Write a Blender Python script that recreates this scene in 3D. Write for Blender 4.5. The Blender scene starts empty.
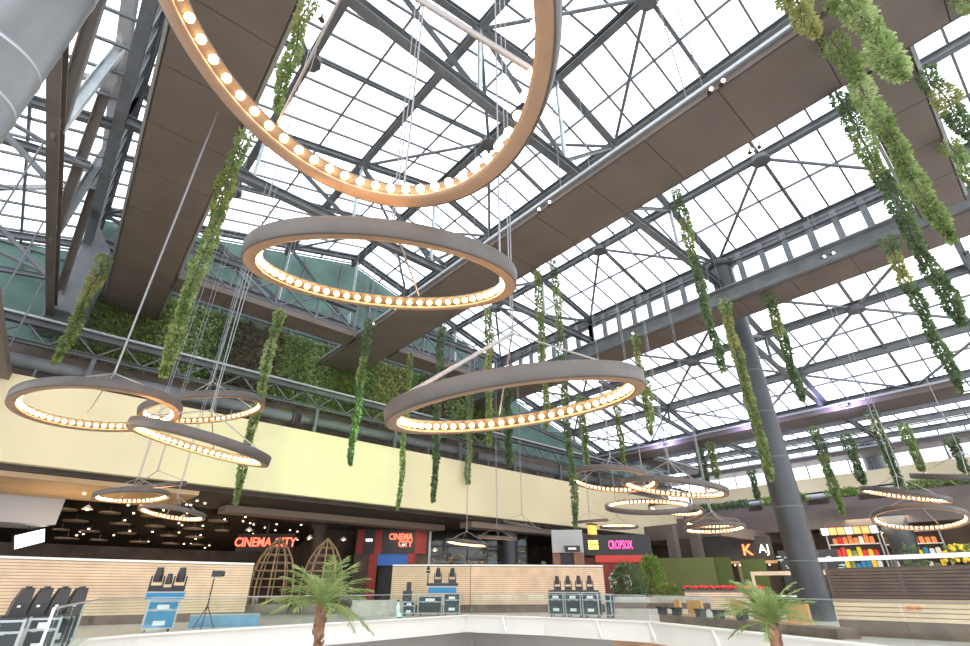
import bpy, bmesh, math, random
from mathutils import Vector, Matrix, Euler
from mathutils.geometry import tessellate_polygon
random.seed(7)
PI = math.pi
sc = bpy.context.scene
COL = sc.collection

# ---------------------------------------------------------------- materials
def mat(name, col, rough=.6, metal=0., noise=None, bump=0., emit=None, spec=.5, bscale=40):
    m = bpy.data.materials.new(name); m.use_nodes = True
    nt = m.node_tree; b = nt.nodes['Principled BSDF']
    b.inputs['Base Color'].default_value = (*col, 1)
    b.inputs['Roughness'].default_value = rough
    b.inputs['Metallic'].default_value = metal
    b.inputs['Specular IOR Level'].default_value = spec
    if emit:
        b.inputs['Emission Color'].default_value = (*emit[0], 1)
        b.inputs['Emission Strength'].default_value = emit[1]
    tc = nt.nodes.new('ShaderNodeTexCoord')
    if noise:
        n = nt.nodes.new('ShaderNodeTexNoise'); n.inputs['Scale'].default_value = noise[0]
        n.inputs['Detail'].default_value = 4
        nt.links.new(tc.outputs['Object'], n.inputs['Vector'])
        r = nt.nodes.new('ShaderNodeValToRGB')
        k = noise[1]
        r.color_ramp.elements[0].position = .3; r.color_ramp.elements[1].position = .7
        r.color_ramp.elements[0].color = (*[max(0, c*(1-k)) for c in col], 1)
        r.color_ramp.elements[1].color = (*[min(1, c*(1+k)) for c in col], 1)
        if len(noise) > 2:
            r.color_ramp.elements[1].color = (*noise[2], 1)
        nt.links.new(n.outputs['Fac'], r.inputs['Fac'])
        nt.links.new(r.outputs['Color'], b.inputs['Base Color'])
    if bump:
        n2 = nt.nodes.new('ShaderNodeTexNoise'); n2.inputs['Scale'].default_value = bscale
        nt.links.new(tc.outputs['Object'], n2.inputs['Vector'])
        bp = nt.nodes.new('ShaderNodeBump'); bp.inputs['Strength'].default_value = bump
        nt.links.new(n2.outputs['Fac'], bp.inputs['Height'])
        nt.links.new(bp.outputs['Normal'], b.inputs['Normal'])
    return m

def glassmat(name, tint, gloss=.06, white=.0):
    m = bpy.data.materials.new(name); m.use_nodes = True
    nt = m.node_tree; nt.nodes.clear()
    o = nt.nodes.new('ShaderNodeOutputMaterial')
    t = nt.nodes.new('ShaderNodeBsdfTransparent'); t.inputs['Color'].default_value = (*tint, 1)
    g = nt.nodes.new('ShaderNodeBsdfGlossy'); g.inputs['Roughness'].default_value = .05
    mx = nt.nodes.new('ShaderNodeMixShader'); mx.inputs['Fac'].default_value = gloss
    nt.links.new(t.outputs[0], mx.inputs[1]); nt.links.new(g.outputs[0], mx.inputs[2])
    last = mx
    if white:
        d = nt.nodes.new('ShaderNodeBsdfTranslucent'); d.inputs['Color'].default_value = (.95, .97, 1, 1)
        m2 = nt.nodes.new('ShaderNodeMixShader'); m2.inputs['Fac'].default_value = white
        nt.links.new(mx.outputs[0], m2.inputs[1]); nt.links.new(d.outputs[0], m2.inputs[2]); last = m2
    nt.links.new(last.outputs[0], o.inputs['Surface'])
    return m

def leafmat(name, c1, c2, scale=3.0):
    m = bpy.data.materials.new(name); m.use_nodes = True
    nt = m.node_tree; b = nt.nodes['Principled BSDF']
    b.inputs['Roughness'].default_value = .55
    b.inputs['Specular IOR Level'].default_value = .3
    tc = nt.nodes.new('ShaderNodeTexCoord')
    n = nt.nodes.new('ShaderNodeTexNoise'); n.inputs['Scale'].default_value = scale; n.inputs['Detail'].default_value = 6
    r = nt.nodes.new('ShaderNodeValToRGB')
    r.color_ramp.elements[0].position = .35; r.color_ramp.elements[1].position = .65
    r.color_ramp.elements[0].color = (*c1, 1); r.color_ramp.elements[1].color = (*c2, 1)
    nt.links.new(tc.outputs['Object'], n.inputs['Vector']); nt.links.new(n.outputs['Fac'], r.inputs['Fac'])
    nt.links.new(r.outputs['Color'], b.inputs['Base Color'])
    t = nt.nodes.new('ShaderNodeBsdfTranslucent'); nt.links.new(r.outputs['Color'], t.inputs['Color'])
    mx = nt.nodes.new('ShaderNodeMixShader'); mx.inputs['Fac'].default_value = .35
    out = nt.nodes['Material Output']
    nt.links.new(b.outputs[0], mx.inputs[1]); nt.links.new(t.outputs[0], mx.inputs[2])
    nt.links.new(mx.outputs[0], out.inputs['Surface'])
    return m

M = {}
M['steel'] = mat('painted_steel', (.14, .152, .163), .55, noise=(1.5, .18))
M['steel_dark'] = mat('dark_painted_steel', (.11, .115, .12), .6, noise=(1.2, .2))
M['steel_brown'] = mat('brown_painted_steel', (.115, .10, .088), .55, noise=(.8, .15))
M['galv'] = mat('galvanised_steel', (.42, .46, .48), .4, .4, noise=(2, .15))
M['soffit'] = mat('brown_soffit_panel', (.128, .104, .089), .55, noise=(.5, .12))
M['soffit_gap'] = mat('soffit_joint', (.05, .04, .035), .8)
M['alu'] = mat('grey_aluminium', (.40, .43, .45), .4, .5)
M['glass_roof'] = glassmat('roof_glass', (.97, .985, 1.0), .05, .1)
M['glass_rail'] = glassmat('railing_glass', (.93, .97, .955), .045)
M['glass_shop'] = glassmat('shop_glass', (.8, .85, .85), .03)
M['bar'] = mat('glazing_bar', (.15, .16, .17), .5)
M['teal'] = mat('teal_panel', (.105, .19, .165), .7, noise=(.6, .25))
M['cream'] = mat('cream_plaster', (.70, .61, .39), .8, noise=(.25, .05))
M['white'] = mat('white_plaster', (.82, .81, .76), .6, noise=(.6, .03))
M['whitep'] = mat('white_paint', (.85, .85, .83), .4)
M['floor'] = mat('grey_stone_floor', (.52, .49, .45), .35, noise=(2.5, .15))
M['darkwall'] = mat('dark_brown_wall', (.095, .066, .048), .6, noise=(.8, .4))
M['darkceil'] = mat('dark_ceiling', (.04, .031, .025), .7, noise=(.6, .3))
M['brownceil'] = mat('brown_ceiling', (.46, .31, .17), .6, noise=(.5, .15))
M['greywall'] = mat('grey_wall_panel', (.5, .5, .49), .7, noise=(.3, .1))
M['woodslat'] = mat('pale_wood_slat', (.74, .56, .38), .55, noise=(1.2, .14))
M['woodback'] = mat('slat_backing', (.40, .28, .18), .8)
M['brownslat'] = mat('dark_wood_slat', (.10, .065, .05), .55, noise=(2, .2))
M['stonebase'] = mat('brown_stone_base', (.15, .10, .075), .5, noise=(1.4, .4))
M['orangewood'] = mat('honey_wood', (.62, .36, .15), .5, noise=(1.5, .15))
M['ring'] = mat('bronze_ring', (.088, .076, .068), .45, .1, noise=(3, .1))
M['ring_in'] = mat('bulb_glow_ring_lining', (.36, .225, .14), .4, .1, noise=(3, .1))  # orange bulb glow on inner and bottom ring faces put into the colour
M['bulb'] = mat('warm_bulb', (1, .8, .5), .3, emit=((1., .56, .22), 24.))
M['cable'] = mat('steel_cable', (.28, .28, .29), .4, .6)
M['collar'] = mat('silver_cladding', (.20, .21, .215), .4, .4, noise=(.7, .12))
M['column'] = mat('grey_column_cladding', (.047, .052, .058), .42, .1, noise=(.7, .15))
M['leaf'] = leafmat('ivy_leaf', (.14, .215, .06), (.36, .44, .18))
M['leaf_light'] = leafmat('light_ivy_leaf', (.24, .34, .11), (.50, .58, .30))
M['leaf_dark'] = leafmat('dark_ivy_leaf', (.075, .135, .06), (.21, .285, .135))
M['leaf_yel'] = leafmat('yellow_ivy_leaf', (.29, .30, .10), (.46, .47, .20))
M['moss'] = leafmat('moss_leaf', (.15, .19, .05), (.34, .38, .11), 2)
M['purple'] = leafmat('purple_leaf', (.13, .07, .07), (.25, .15, .14), 2)
M['palm'] = leafmat('palm_leaf', (.17, .27, .07), (.40, .48, .20), 2)
M['stem'] = mat('vine_stem', (.12, .09, .05), .8)
M['trunk'] = mat('palm_trunk', (.22, .12, .07), .9, noise=(6, .4), bump=.6, bscale=14)
M['black'] = mat('black_plastic', (.025, .025, .028), .45)
M['blackm'] = mat('black_metal', (.04, .04, .045), .4, .4)
M['case'] = mat('black_case_laminate', (.035, .045, .05), .5)
M['caseblue'] = mat('blue_case_laminate', (.02, .22, .42), .45)
M['bluecloth'] = mat('blue_cloth', (.15, .34, .50), .7, noise=(2, .2))
M['lab'] = mat('pale_case_label', (.75, .8, .78), .6)
M['red'] = mat('red_panel', (.30, .03, .025), .5, noise=(1, .15))
M['blue'] = mat('blue_panel', (.02, .08, .25), .5, emit=((.02, .08, .3), .6))
M['neonred'] = mat('red_neon_lettering', (1, .2, .12), .4, emit=((1., .11, .06), 2.6))
M['neonpink'] = mat('pink_neon_lettering', (1, .1, .4), .4, emit=((1., .07, .30), 2.2))
M['neonyel'] = mat('yellow_lit_lettering', (1, .8, .2), .4, emit=((1., .66, .1), 1.5))
M['neonorg'] = mat('orange_neon_lettering', (1, .3, .1), .4, emit=((1., .16, .04), 2.4))
M['neonwht'] = mat('white_lit_lettering', (1, 1, 1), .4, emit=((1., .96, .92), 1.4))
M['litlamp'] = mat('lit_lamp', (1, .9, .7), .4, emit=((1., .78, .5), 6.))
M['shopred'] = mat('red_shop_interior', (.45, .04, .03), .5, emit=((1., .06, .03), .18))
M['wicker'] = mat('brown_wicker', (.36, .22, .13), .6, noise=(5, .25))
M['hedge'] = leafmat('hedge_leaf', (.12, .22, .04), (.30, .40, .10), 5)
M['turf'] = mat('green_turf_wall', (.135, .15, .05), .95, noise=(30, .4), bump=.8, bscale=60)
M['turf_dark'] = mat('dark_turf_wall', (.08, .105, .03), .95, noise=(30, .4), bump=.8, bscale=60)
M['flower'] = mat('red_flower', (.75, .05, .05), .7)
M['flowery'] = mat('yellow_flower', (.85, .60, .05), .7)
M['orange_decal'] = mat('orange_decal', (.9, .30, .10), .6)
M['hot'] = mat('cone_lamp_shade', (.8, .75, .65), .5)

# ---------------------------------------------------------------- mesh builder
def frame(d, up=Vector((0, 0, 1))):
    d = d.normalized()
    if abs(d.dot(up)) > .999: up = Vector((0, 1, 0))
    s = d.cross(up).normalized(); u = s.cross(d).normalized()
    return s, u
class MB:
    def __init__(s): s.v = []; s.f = []; s.sm = []
    def add(s, vs, fs, smooth=False):
        o = len(s.v); s.v += [tuple(a) for a in vs]
        for q in fs: s.f.append(tuple(i+o for i in q)); s.sm.append(smooth)
        return s
    def box(s, x0, x1, y0, y1, z0, z1):
        vs = [(x0,y0,z0),(x1,y0,z0),(x1,y1,z0),(x0,y1,z0),(x0,y0,z1),(x1,y0,z1),(x1,y1,z1),(x0,y1,z1)]
        return s.add(vs, [(3,2,1,0),(4,5,6,7),(0,1,5,4),(1,2,6,5),(2,3,7,6),(3,0,4,7)])
    def beam(s, p, q, w, h, up=Vector((0,0,1)), off=(0,0)):
        p = Vector(p); q = Vector(q); a, u = frame(q-p, Vector(up))
        vs = []
        for c in (p, q):
            for i, j in ((-1,-1),(1,-1),(1,1),(-1,1)):
                vs.append(c + a*(i*w/2+off[0]) + u*(j*h/2+off[1]))
        return s.add(vs, [(3,2,1,0),(4,5,6,7),(0,1,5,4),(1,2,6,5),(2,3,7,6),(3,0,4,7)])
    def ibeam(s, p, q, w, h, t=.035, up=Vector((0,0,1))):
        s.beam(p, q, w, t, up, (0, h/2-t/2)); s.beam(p, q, w, t, up, (0, -h/2+t/2)); s.beam(p, q, t, h-2*t, up)
        return s
    def tube(s, p, q, r, n=8, r2=None, caps=True):
        p = Vector(p); q = Vector(q); a, u = frame(q-p); r2 = r if r2 is None else r2
        vs = []
        for c, rr in ((p, r), (q, r2)):
            for i in range(n):
                t = 2*PI*i/n; vs.append(c + a*math.cos(t)*rr + u*math.sin(t)*rr)
        s.add(vs, [(i, (i+1) % n, n+(i+1) % n, n+i) for i in range(n)], True)
        if caps:
            s.add(vs[:n], [tuple(range(n))[::-1]]); s.add(vs[n:], [tuple(range(n))])
        return s
    def poly(s, pts, r, n=6):
        for a, b in zip(pts[:-1], pts[1:]): s.tube(a, b, r, n)
        return s
    def prism(s, pts, z0, z1):
        n = len(pts); vs = [(x,y,z0) for x,y in pts]+[(x,y,z1) for x,y in pts]
        return s.add(vs, [tuple(range(n))[::-1], tuple(range(n,2*n))]+[(i,(i+1)%n,n+(i+1)%n,n+i) for i in range(n)])
    def prismy(s, pts, y0, y1):   # polygon in x,z
        n = len(pts); vs = [(x,y0,z) for x,z in pts]+[(x,y1,z) for x,z in pts]
        return s.add(vs, [tuple(range(n)), tuple(range(n,2*n))[::-1]]+[(i,n+i,n+(i+1)%n,(i+1)%n) for i in range(n)])
    def lathe(s, prof, n=32, c=(0,0,0), closed=False):
        vs = []; m = len(prof)
        for i in range(n):
            t = 2*PI*i/n
            for r, z in prof: vs.append((c[0]+r*math.cos(t), c[1]+r*math.sin(t), c[2]+z))
        fs = []
        rng = range(m) if closed else range(m-1)
        for i in range(n):
            for j in rng:
                k = (j+1) % m; fs.append((i*m+j, ((i+1)%n)*m+j, ((i+1)%n)*m+k, i*m+k))
        return s.add(vs, fs, True)
    def sphere(s, c, r, n=10, m=7, sz=1.):
        return s.lathe([(r*math.sin(PI*j/m)+1e-4, -r*sz*math.cos(PI*j/m)) for j in range(m+1)], n, c)
    def quad(s, c, a, b):
        c = Vector(c); return s.add([c-a-b, c+a-b, c+a+b, c-a+b], [(0,1,2,3)])
    def leaf(s, c, l, w, d=None):
        # a small folded leaf of four triangles
        if d is None: d = Vector((random.gauss(0,1), random.gauss(0,1), random.gauss(-.5,.8)))
        d = d.normalized(); r = Vector((random.gauss(0,1), random.gauss(0,1), random.gauss(0,1)))
        a = d.cross(r)
        if a.length < 1e-3: a = d.cross(Vector((0,0,1.01)))
        a.normalize(); u = a.cross(d); c = Vector(c)
        vs = [c, c+d*l*.45+a*w-u*w*.3, c+d*l, c+d*l*.45-a*w-u*w*.3]
        return s.add(vs, [(0,1,2),(0,2,3)])
    def mesh(s, name):
        me = bpy.data.meshes.new(name); me.from_pydata(s.v, [], s.f)
        me.polygons.foreach_set('use_smooth', s.sm); me.update(); return me
    def build(s, name, m, parent=None, loc=None):
        o = bpy.data.objects.new(name, s.mesh(name)); COL.objects.link(o)
        o.data.materials.append(m if not isinstance(m, str) else M[m])
        if parent: o.parent = parent
        if loc: o.location = loc
        return o

def tag(o, label=None, cat=None, group=None, kind=None):
    if label: o['label'] = label
    if cat: o['category'] = cat
    if group: o['group'] = group
    if kind: o['kind'] = kind
    return o
def thing(name, label, cat, loc=(0,0,0), rz=0, group=None, kind=None):
    o = bpy.data.objects.new(name, None); COL.objects.link(o)
    o.location = loc; o.rotation_euler = (0, 0, rz); o.empty_display_size = .2
    return tag(o, label, cat, group, kind)
def struct(name, mb, m, label, cat, parent=None):
    o = mb.build(name, m, parent); return tag(o, label, cat, kind='structure')
def copy_tree(o, parent=None):
    c = o.copy(); COL.objects.link(c)
    if parent: c.parent = parent
    for ch in list(o.children): copy_tree(ch, c)
    return c

# ---------------------------------------------------------------- roof geometry
RX, RZ, SL = 14.1, 26.2, .267
EL, ER = -2.4, 30.6
TY = [-12.4, -1.2, 10.1, 21.2, 32.3]
def rz(x):
    if EL <= x <= ER: return RZ - SL*abs(x-RX)
    if x > ER: return 19.2 - SL*(x-ER) if x <= 46.6 else 14.9
    return 19.2 - SL*(EL-x)
PURL = [EL, 3.1, 8.6, RX, 19.1, 24.8, ER]
PN = ['left eave', 'low left slope', 'high left slope', 'ridge', 'high right slope', 'low right slope', 'clerestory head']
for x, nm in zip(PURL, PN):
    z = rz(x)-.34; b = MB()
    if nm == 'ridge': b.ibeam((x,-14,z+.05),(x,33.3,z+.05),.42,.5)
    elif x in (EL, ER): b.ibeam((x,-14,z-.2),(x,33.3,z-.2),.5,.85); b.beam((x,-14,z-.75),(x,33.3,z-.75),.2,.1)
    else: b.ibeam((x,-14,z),(x,33.3,z),.36,.42)
    struct('roof_purlin', b, 'steel', f'long grey steel roof beam running along the {nm} of the main glass roof', 'roof beam')
HP = [(35.9,'first'),(41.2,'second'),(46.5,'third')]
for x, nm in HP:
    b = MB(); z = rz(x)-.3
    b.ibeam((x,-14,z),(x,33.3,z),.4,.5 if nm != 'second' else .62)
    struct('roof_purlin', b, 'steel', f'grey steel roof beam, {nm} one below the clerestory windows on the lower right roof', 'roof beam')
for x, nm in ((-7.7,'first'),(-13.0,'second'),(-18.3,'third')):
    b = MB(); z = rz(x)-.3; b.ibeam((x,-6,z),(x,33.3,z),.36,.42)
    struct('roof_purlin', b, 'steel', f'grey steel roof beam, {nm} one out on the lower left roof', 'roof beam')
for x, nm in ((52.0,'nearest'),(56.2,'second'),(60.5,'farthest')):
    b = MB(); b.ibeam((x,-14,14.5),(x,33.3,14.5),.36,.5)
    struct('roof_purlin', b, 'steel', f'grey steel beam, {nm} of three under the far flat roof', 'roof beam')

# trusses
TN = {-1.2: 'above the cross walkway near the camera', 10.1: 'at the tall grey column', 21.2: 'halfway to the teal gable', 32.3: 'against the teal gable'}
def node_plate(b, c, r=.42):
    b.prismy([(c[0]+r*math.cos(t), c[2]+r*.8*math.sin(t)) for t in [i*PI/4+PI/8 for i in range(8)]], c[1]-.05, c[1]+.05)
for y in TY[1:]:
    t = thing('roof_truss', f'grey steel roof truss with posts and diagonals {TN[y]}', 'roof truss', (0,0,0), kind='structure')
    zc = 19.35
    MB().ibeam((EL-.3,y,zc),(ER+.2,y,zc),.38,.46).build('bottom_chord', M['steel'], t)
    for x0, x1 in ((EL,RX),(RX,ER)):
        MB().ibeam((x0,y,rz(x0)-.28),(x1,y,rz(x1)-.28),.32,.36).build('rafter', M['steel'], t)
    for x in PURL[1:-1]:
        MB().ibeam((x,y,zc+.2),(x,y,rz(x)-.4),.15,.17,.02,up=(0,1,0)).build('post', M['galv'], t)
    for xa, xb in ((3.1,8.6),(8.6,RX),(24.8,19.1),(19.1,RX)):
        MB().ibeam((xa,y,rz(xa)-.5),(xb,y,zc+.25),.17,.17,.025).build('diagonal', M['steel'], t)
    for xa, xb in ((EL,3.1),(ER,24.8)):
        MB().ibeam((xa,y,zc+2.0),(xb,y,zc+.25),.17,.17,.025).build('diagonal', M['steel'], t)
    b = MB()
    for x in PURL: node_plate(b, (x,y,rz(x)-.5))
    for x in PURL[1:-1]: node_plate(b, (x,y,zc+.05), .36)
    b.build('gusset_plate', M['steel_dark'], t)
# lower roof rafters and mid rafters, plus in-plane bracing
HN = {-1.2: 'nearest the camera', 10.1: 'behind the tall grey column', 21.2: 'beyond the tall grey column', 32.3: 'against the far teal wall'}
for y in TY[1:]:
    t = thing('roof_truss', f'low steel truss of the right-hand lower roof {HN[y]}', 'roof truss', kind='structure')
    MB().ibeam((ER,y,rz(ER+.1)-.3),(46.5,y,rz(46.5)-.3),.3,.36).build('rafter', M['steel'], t)
    MB().ibeam((ER+.2,y,16.0),(46.5,y,14.0),.26,.3).build('bottom_chord', M['steel'], t)
    for x in (35.9, 41.2): MB().ibeam((x,y,rz(x)-.5),(x,y,16.0-(x-ER)*.126),.16,.16,.02,up=(0,1,0)).build('post', M['steel'], t)
    for xa, xb in ((ER+.3,35.9),(35.9,41.2)):
        MB().tube((xa,y,15.9-(xa-ER)*.126),(xb,y,rz(xb)-.4),.09).build('diagonal', M['steel'], t)
    MB().ibeam((46.5,y,14.55),(61.5,y,14.55),.3,.36).build('flat_rafter', M['steel'], t)
for y in TY[1:]:
    t = MB().ibeam((EL,y,rz(EL-.1)-.3),(-18.6,y,rz(-18.6)-.3),.3,.36)
    t.ibeam((EL-.2,y,16.4),(-18.6,y,13.9),.24,.28)
    for x in (-7.7,-13.0): t.ibeam((x,y,rz(x)-.5),(x,y,16.4-(EL-x)*.154),.14,.16,.02,up=(0,1,0))
    t.tube((EL-.3,y,16.3),(-7.7,y,rz(-7.7)-.4),.09).tube((-7.7,y,15.5),(-13,y,rz(-13)-.4),.09)
    struct('roof_truss', t, 'steel', f'low steel truss of the left-hand lower roof {HN[y].replace("tall grey column","silver column")}', 'roof truss')
BN = ['near bay', 'middle bay', 'far bay']
for i, nm in enumerate(BN):
    y0, y1 = TY[i+1], TY[i+2]; ym = (y0+y1)/2
    t = thing('roof_bracing', f'crossing steel braces under the glass of the {nm} of the main roof', 'roof bracing', kind='structure')
    r = MB()
    for x0, x1 in ((EL,RX),(RX,ER)): r.ibeam((x0,ym,rz(x0)-.22),(x1,ym,rz(x1)-.22),.17,.2,.025)
    r.build('rafter', M['steel'], t)
    for xa, xb in ((RX,19.1),(RX,8.6),(24.8,ER),(3.1,EL)):
        for ye in (y0, y1):
            MB().tube((xa,ym,rz(xa)-.5),(xb,ye,rz(xb)-.5),.095).build('brace', M['steel'], t)
    b = MB()
    for xa in (RX,24.8,3.1):
        b.tube((xa,ym,rz(xa)-.75),(xa,ym,rz(xa)-.45),.5,8)
    b.build('node_plate', M['steel_dark'], t)
    t = thing('roof_bracing', f'crossing steel braces under the {nm} of the lower right roof', 'roof bracing', kind='structure')
    MB().ibeam((ER,ym,rz(ER+.1)-.2),(46.5,ym,rz(46.5)-.2),.17,.2,.025).build('rafter', M['steel'], t)
    for xa, xb in ((35.9,ER+.1),(35.9,41.2),(46.5,41.2)):
        for ye in (y0, y1):
            MB().tube((xa,ym if xb != 41.2 or xa == 46.5 else ym,rz(xa)-.5),(xb,ye,rz(xb)-.5),.1).build('brace', M['steel'], t)
    b = MB().tube((35.9,ym,rz(35.9)-.75),(35.9,ym,rz(35.9)-.4),.5,8).tube((46.5,ym,rz(46.5)-.75),(46.5,ym,rz(46.5)-.4),.45,8)
    b.build('node_plate', M['steel_dark'], t)

# glazed roof: one window per bay and slope, bars as a part
wn = [0]
def roof_window(x0, x1, z0, z1, y0, y1, nx, label):
    wn[0] += 1
    g = MB()
    g.add([(x0,y0,z0),(x1,y0,z1),(x1,y1,z1),(x0,y1,z0)], [(0,1,2,3)])
    o = struct(f'window_{wn[0]}', g, 'glass_roof', label, 'roof window')
    b = MB(); n = max(1, round((y1-y0)/1.4))
    for i in range(n+1):
        y = y0+(y1-y0)*i/n
        b.beam((x0,y,z0-.05),(x1,y,z1-.05),.1,.11)
    for j in range(nx+1):
        k = j/nx; x = x0+(x1-x0)*k; z = z0+(z1-z0)*k
        b.beam((x,y0,z-.07),(x,y1,z-.07),.1,.12)
    b.build('glazing_bar', M['bar'], o)
WB = ['overhead bay behind the camera', 'near bay', 'middle bay', 'far bay']
for i in range(4):
    y0, y1 = TY[i], TY[i+1]
    if i == 3: y1 = 33.5
    roof_window(EL, RX, rz(EL), RZ, y0, y1, 6, f'white glazed left slope of the main roof, {WB[i]}')
    roof_window(RX, ER, RZ, rz(ER), y0, y1, 6, f'white glazed right slope of the main roof, {WB[i]}')
    roof_window(ER, 46.6, 19.2, 14.93, y0, y1, 6, f'white glazed lower right roof below the clerestory, {WB[i]}')
    roof_window(46.6, 62, 14.93, 14.93, y0, y1, 6, f'white glazed far flat roof, {WB[i]}')
    roof_window(-19, EL, 14.77, 19.2, y0, y1, 6, f'white glazed lower left roof, {WB[i]}')
# clerestory bands
for x, nm in ((ER, 'right'), (EL, 'left')):
    for i in range(1, 4):
        y0, y1 = TY[i], TY[i+1]
        wn[0] += 1
        g = MB().add([(x,y0,19.0),(x,y1,19.0),(x,y1,21.3),(x,y0,21.3)], [(0,1,2,3)])
        o = struct(f'window_{wn[0]}', g, 'glass_roof', f'upright clerestory glazing on the {nm} side of the main roof, {WB[i]}', 'clerestory window')
        b = MB(); n = 8
        for k in range(n+1):
            y = y0+(y1-y0)*k/n
            b.beam((x,y,18.9),(x,y,21.4),.3,.26,up=(0,1,0)); b.beam((x-.14,y-.02,18.9),(x-.14,y-.02,21.4),.04,.36,up=(0,1,0))
        b.beam((x,y0,21.3),(x,y1,21.3),.14,.14).beam((x,y0,19.0),(x,y1,19.0),.16,.16)
        b.build('mullion', M['steel'], o)
    b = MB().ibeam((x,-14,18.72),(x,33.3,18.72),.4,.4)
    struct('sill_beam', b, 'steel', f'grey steel sill beam under the {nm} clerestory windows', 'sill beam')

# ---------------------------------------------------------------- soffit walkways (suspended)
def soffit(x0, x1, y0, y1, z, along, label, pitch=2.75, h=.4, rails=True):
    o = thing('walkway_soffit', label, 'walkway', kind='structure')
    MB().box(x0+.02,x1-.02,y0+.02,y1-.02,z+.03,z+h).build('deck', M['soffit_gap'], o)
    p = MB(); L = (y1-y0) if along == 'y' else (x1-x0); n = max(1, round(L/pitch))
    for i in range(n):
        a = i/n*L+.015; c = (i+1)/n*L-.015
        if along == 'y': p.box(x0,x1,y0+a,y0+c,z,z+.028); 
        else: p.box(x0+a,x0+c,y0,y1,z,z+.028)
    p.build('panel', M['soffit'], o)
    e = MB()
    if along == 'y':
        for x in (x0, x1): e.box(x-.03,x+.03,y0,y1,z,z+h+.02)
    else:
        for y in (y0, y1): e.box(x0,x1,y-.03,y+.03,z,z+h+.02)
    e.build('edge_fascia', M['soffit'], o)
    if rails:
        r = MB()
        if along == 'y':
            for x, s in ((x0,-1),(x1,1)): r.box(x+s*.1-.06,x+s*.1+.06,y0,y1,z+h-.12,z+h+.02)
        else:
            for y, s in ((y0,-1),(y1,1)): r.box(x0,x1,y+s*.1-.06,y+s*.1+.06,z+h-.12,z+h+.02)
        r.build('edge_rail', M['alu'], o)
    hg = MB(); n = max(2, int(L/5.5))
    for i in range(n+1):
        k = i/n*L
        if along == 'y':
            y = min(max(y0+k, y0+.1), y1-.1)
            for x in (x0+.25, x1-.25): hg.tube((x,y,z+h),(x,y,rz(x)-.3),.025,5)
        else:
            x = min(max(x0+k, x0+.1), x1-.1)
            for y in (y0+.2, y1-.2): hg.tube((x,y,z+h),(x,y,rz(x)-.3),.025,5)
    hg.build('hanger_rod', M['steel'], o)
    return o
soffit(12.75,15.75,-14,33.4,16.0,'y','wide brown panelled walkway soffit under the ridge, crossing the picture behind the big rings')
s2 = soffit(-2.0,.73,-14,33.4,16.0,'y','wide brown panelled walkway soffit at the upper left beside the exposed truss')
s2.rotation_euler = (0,0,-.042)
soffit(26.9,29.1,-14,33.4,16.0,'y','brown walkway soffit under the right-hand clerestory windows',h=.5)
b = MB().ibeam((26.75,-14,16.55),(26.75,33.3,16.55),.3,.95).box(26.2,26.6,-14,33.3,16.75,16.82)
struct('edge_beam', b, 'steel', 'grey steel edge beam on the near side of the clerestory walkway soffit', 'edge beam')
b = MB().box(29.2,30.3,-14,33.3,17.9,18.0)
struct('ledge', b, 'steel', 'grey ledge between the clerestory sill and its walkway', 'ledge')
soffit(44.6,47.6,2.0,33.4,13.5,'y','brown walkway soffit below the lower right roof with purple glow near the column',h=.5)
soffit(59.0,61.8,-10,33.4,13.0,'y','farthest brown walkway soffit in front of the far windows',h=.5)
soffit(47.8,58.8,27.2,28.8,13.35,'x','brown cross walkway soffit at the far corner above the right-hand ring cluster',h=.4)
for xa, xb, nm in ((1.98,12.6,'from the left soffit to the ridge soffit'),(15.9,25.9,'from the ridge soffit to the clerestory soffit')):
    soffit(.85 if xa < 3 else xa,xb,-1.85,-.3,16.0,'x',f'brown cross walkway soffit near the camera {nm}',h=.35)
    soffit(xa,xb,27.2,28.8,16.0,'x',f'brown cross walkway soffit in front of the plant wall {nm}',h=.35,rails=False)
    # lattice girder over the far cross walkway
    t = thing('lattice_girder', f'grey lattice girder with crossed bracing over the plant wall {nm}', 'girder', kind='structure')
    y = 27.9
    MB().ibeam((xa,y,16.62),(xb,y,16.62),.34,.26).build('bottom_chord', M['steel'], t)
    MB().ibeam((xa,y,18.5),(xb,y,18.5),.4,.4).build('top_chord', M['steel'], t)
    n = 4
    pb = MB()
    for i in range(n+1):
        x = xa+(xb-xa)*i/n
        pb.beam((x,y,16.7),(x,y,18.4),.12,.12,up=(0,1,0))
    pb.build('post', M['steel'], t)
    db = MB()
    for i in range(n):
        u0 = xa+(xb-xa)*i/n; u1 = xa+(xb-xa)*(i+1)/n
        db.beam((u0,y+.03,16.7),(u1,y+.03,18.4),.09,.09).beam((u0,y-.07,18.4),(u1,y-.07,16.7),.09,.09)
    db.build('cross_brace', M['steel'], t)

# twin chords running beside the two main soffits are the purlins; exposed truss at the left
t = thing('exposed_truss', 'big exposed truss of brown beams and bolted grey diagonals at the upper left', 'roof truss', kind='structure')
def XT(y): return -3.32+.050*(y-16)
MB().ibeam((XT(9),9,20.9),(XT(33.3),33.3,20.9),.42,.6,.05).build('top_chord', M['steel_brown'], t)
MB().ibeam((XT(10.5),10.5,14.3),(XT(33.3),33.3,14.3),.34,.5,.05).build('bottom_chord', M['steel_brown'], t)
bot = [(17.2,14.5),(23.9,14.5),(32.6,14.5)]; top = [(10.2,20.6),(18.6,20.6),(25.3,20.6),(32.6,20.6)]
for (ya,za),(yb,zb),m in ((bot[0],top[0],'steel_brown'),(bot[0],top[1],'galv'),(bot[1],top[1],'steel_brown'),(bot[1],top[2],'steel'),(bot[2],top[2],'steel_brown'),(bot[2],top[3],'steel')):
    MB().ibeam((XT(ya),ya,za),(XT(yb),yb,zb),.36,.36,.045,up=(1,0,0)).build('diagonal', M[m], t)
b = MB()
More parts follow.
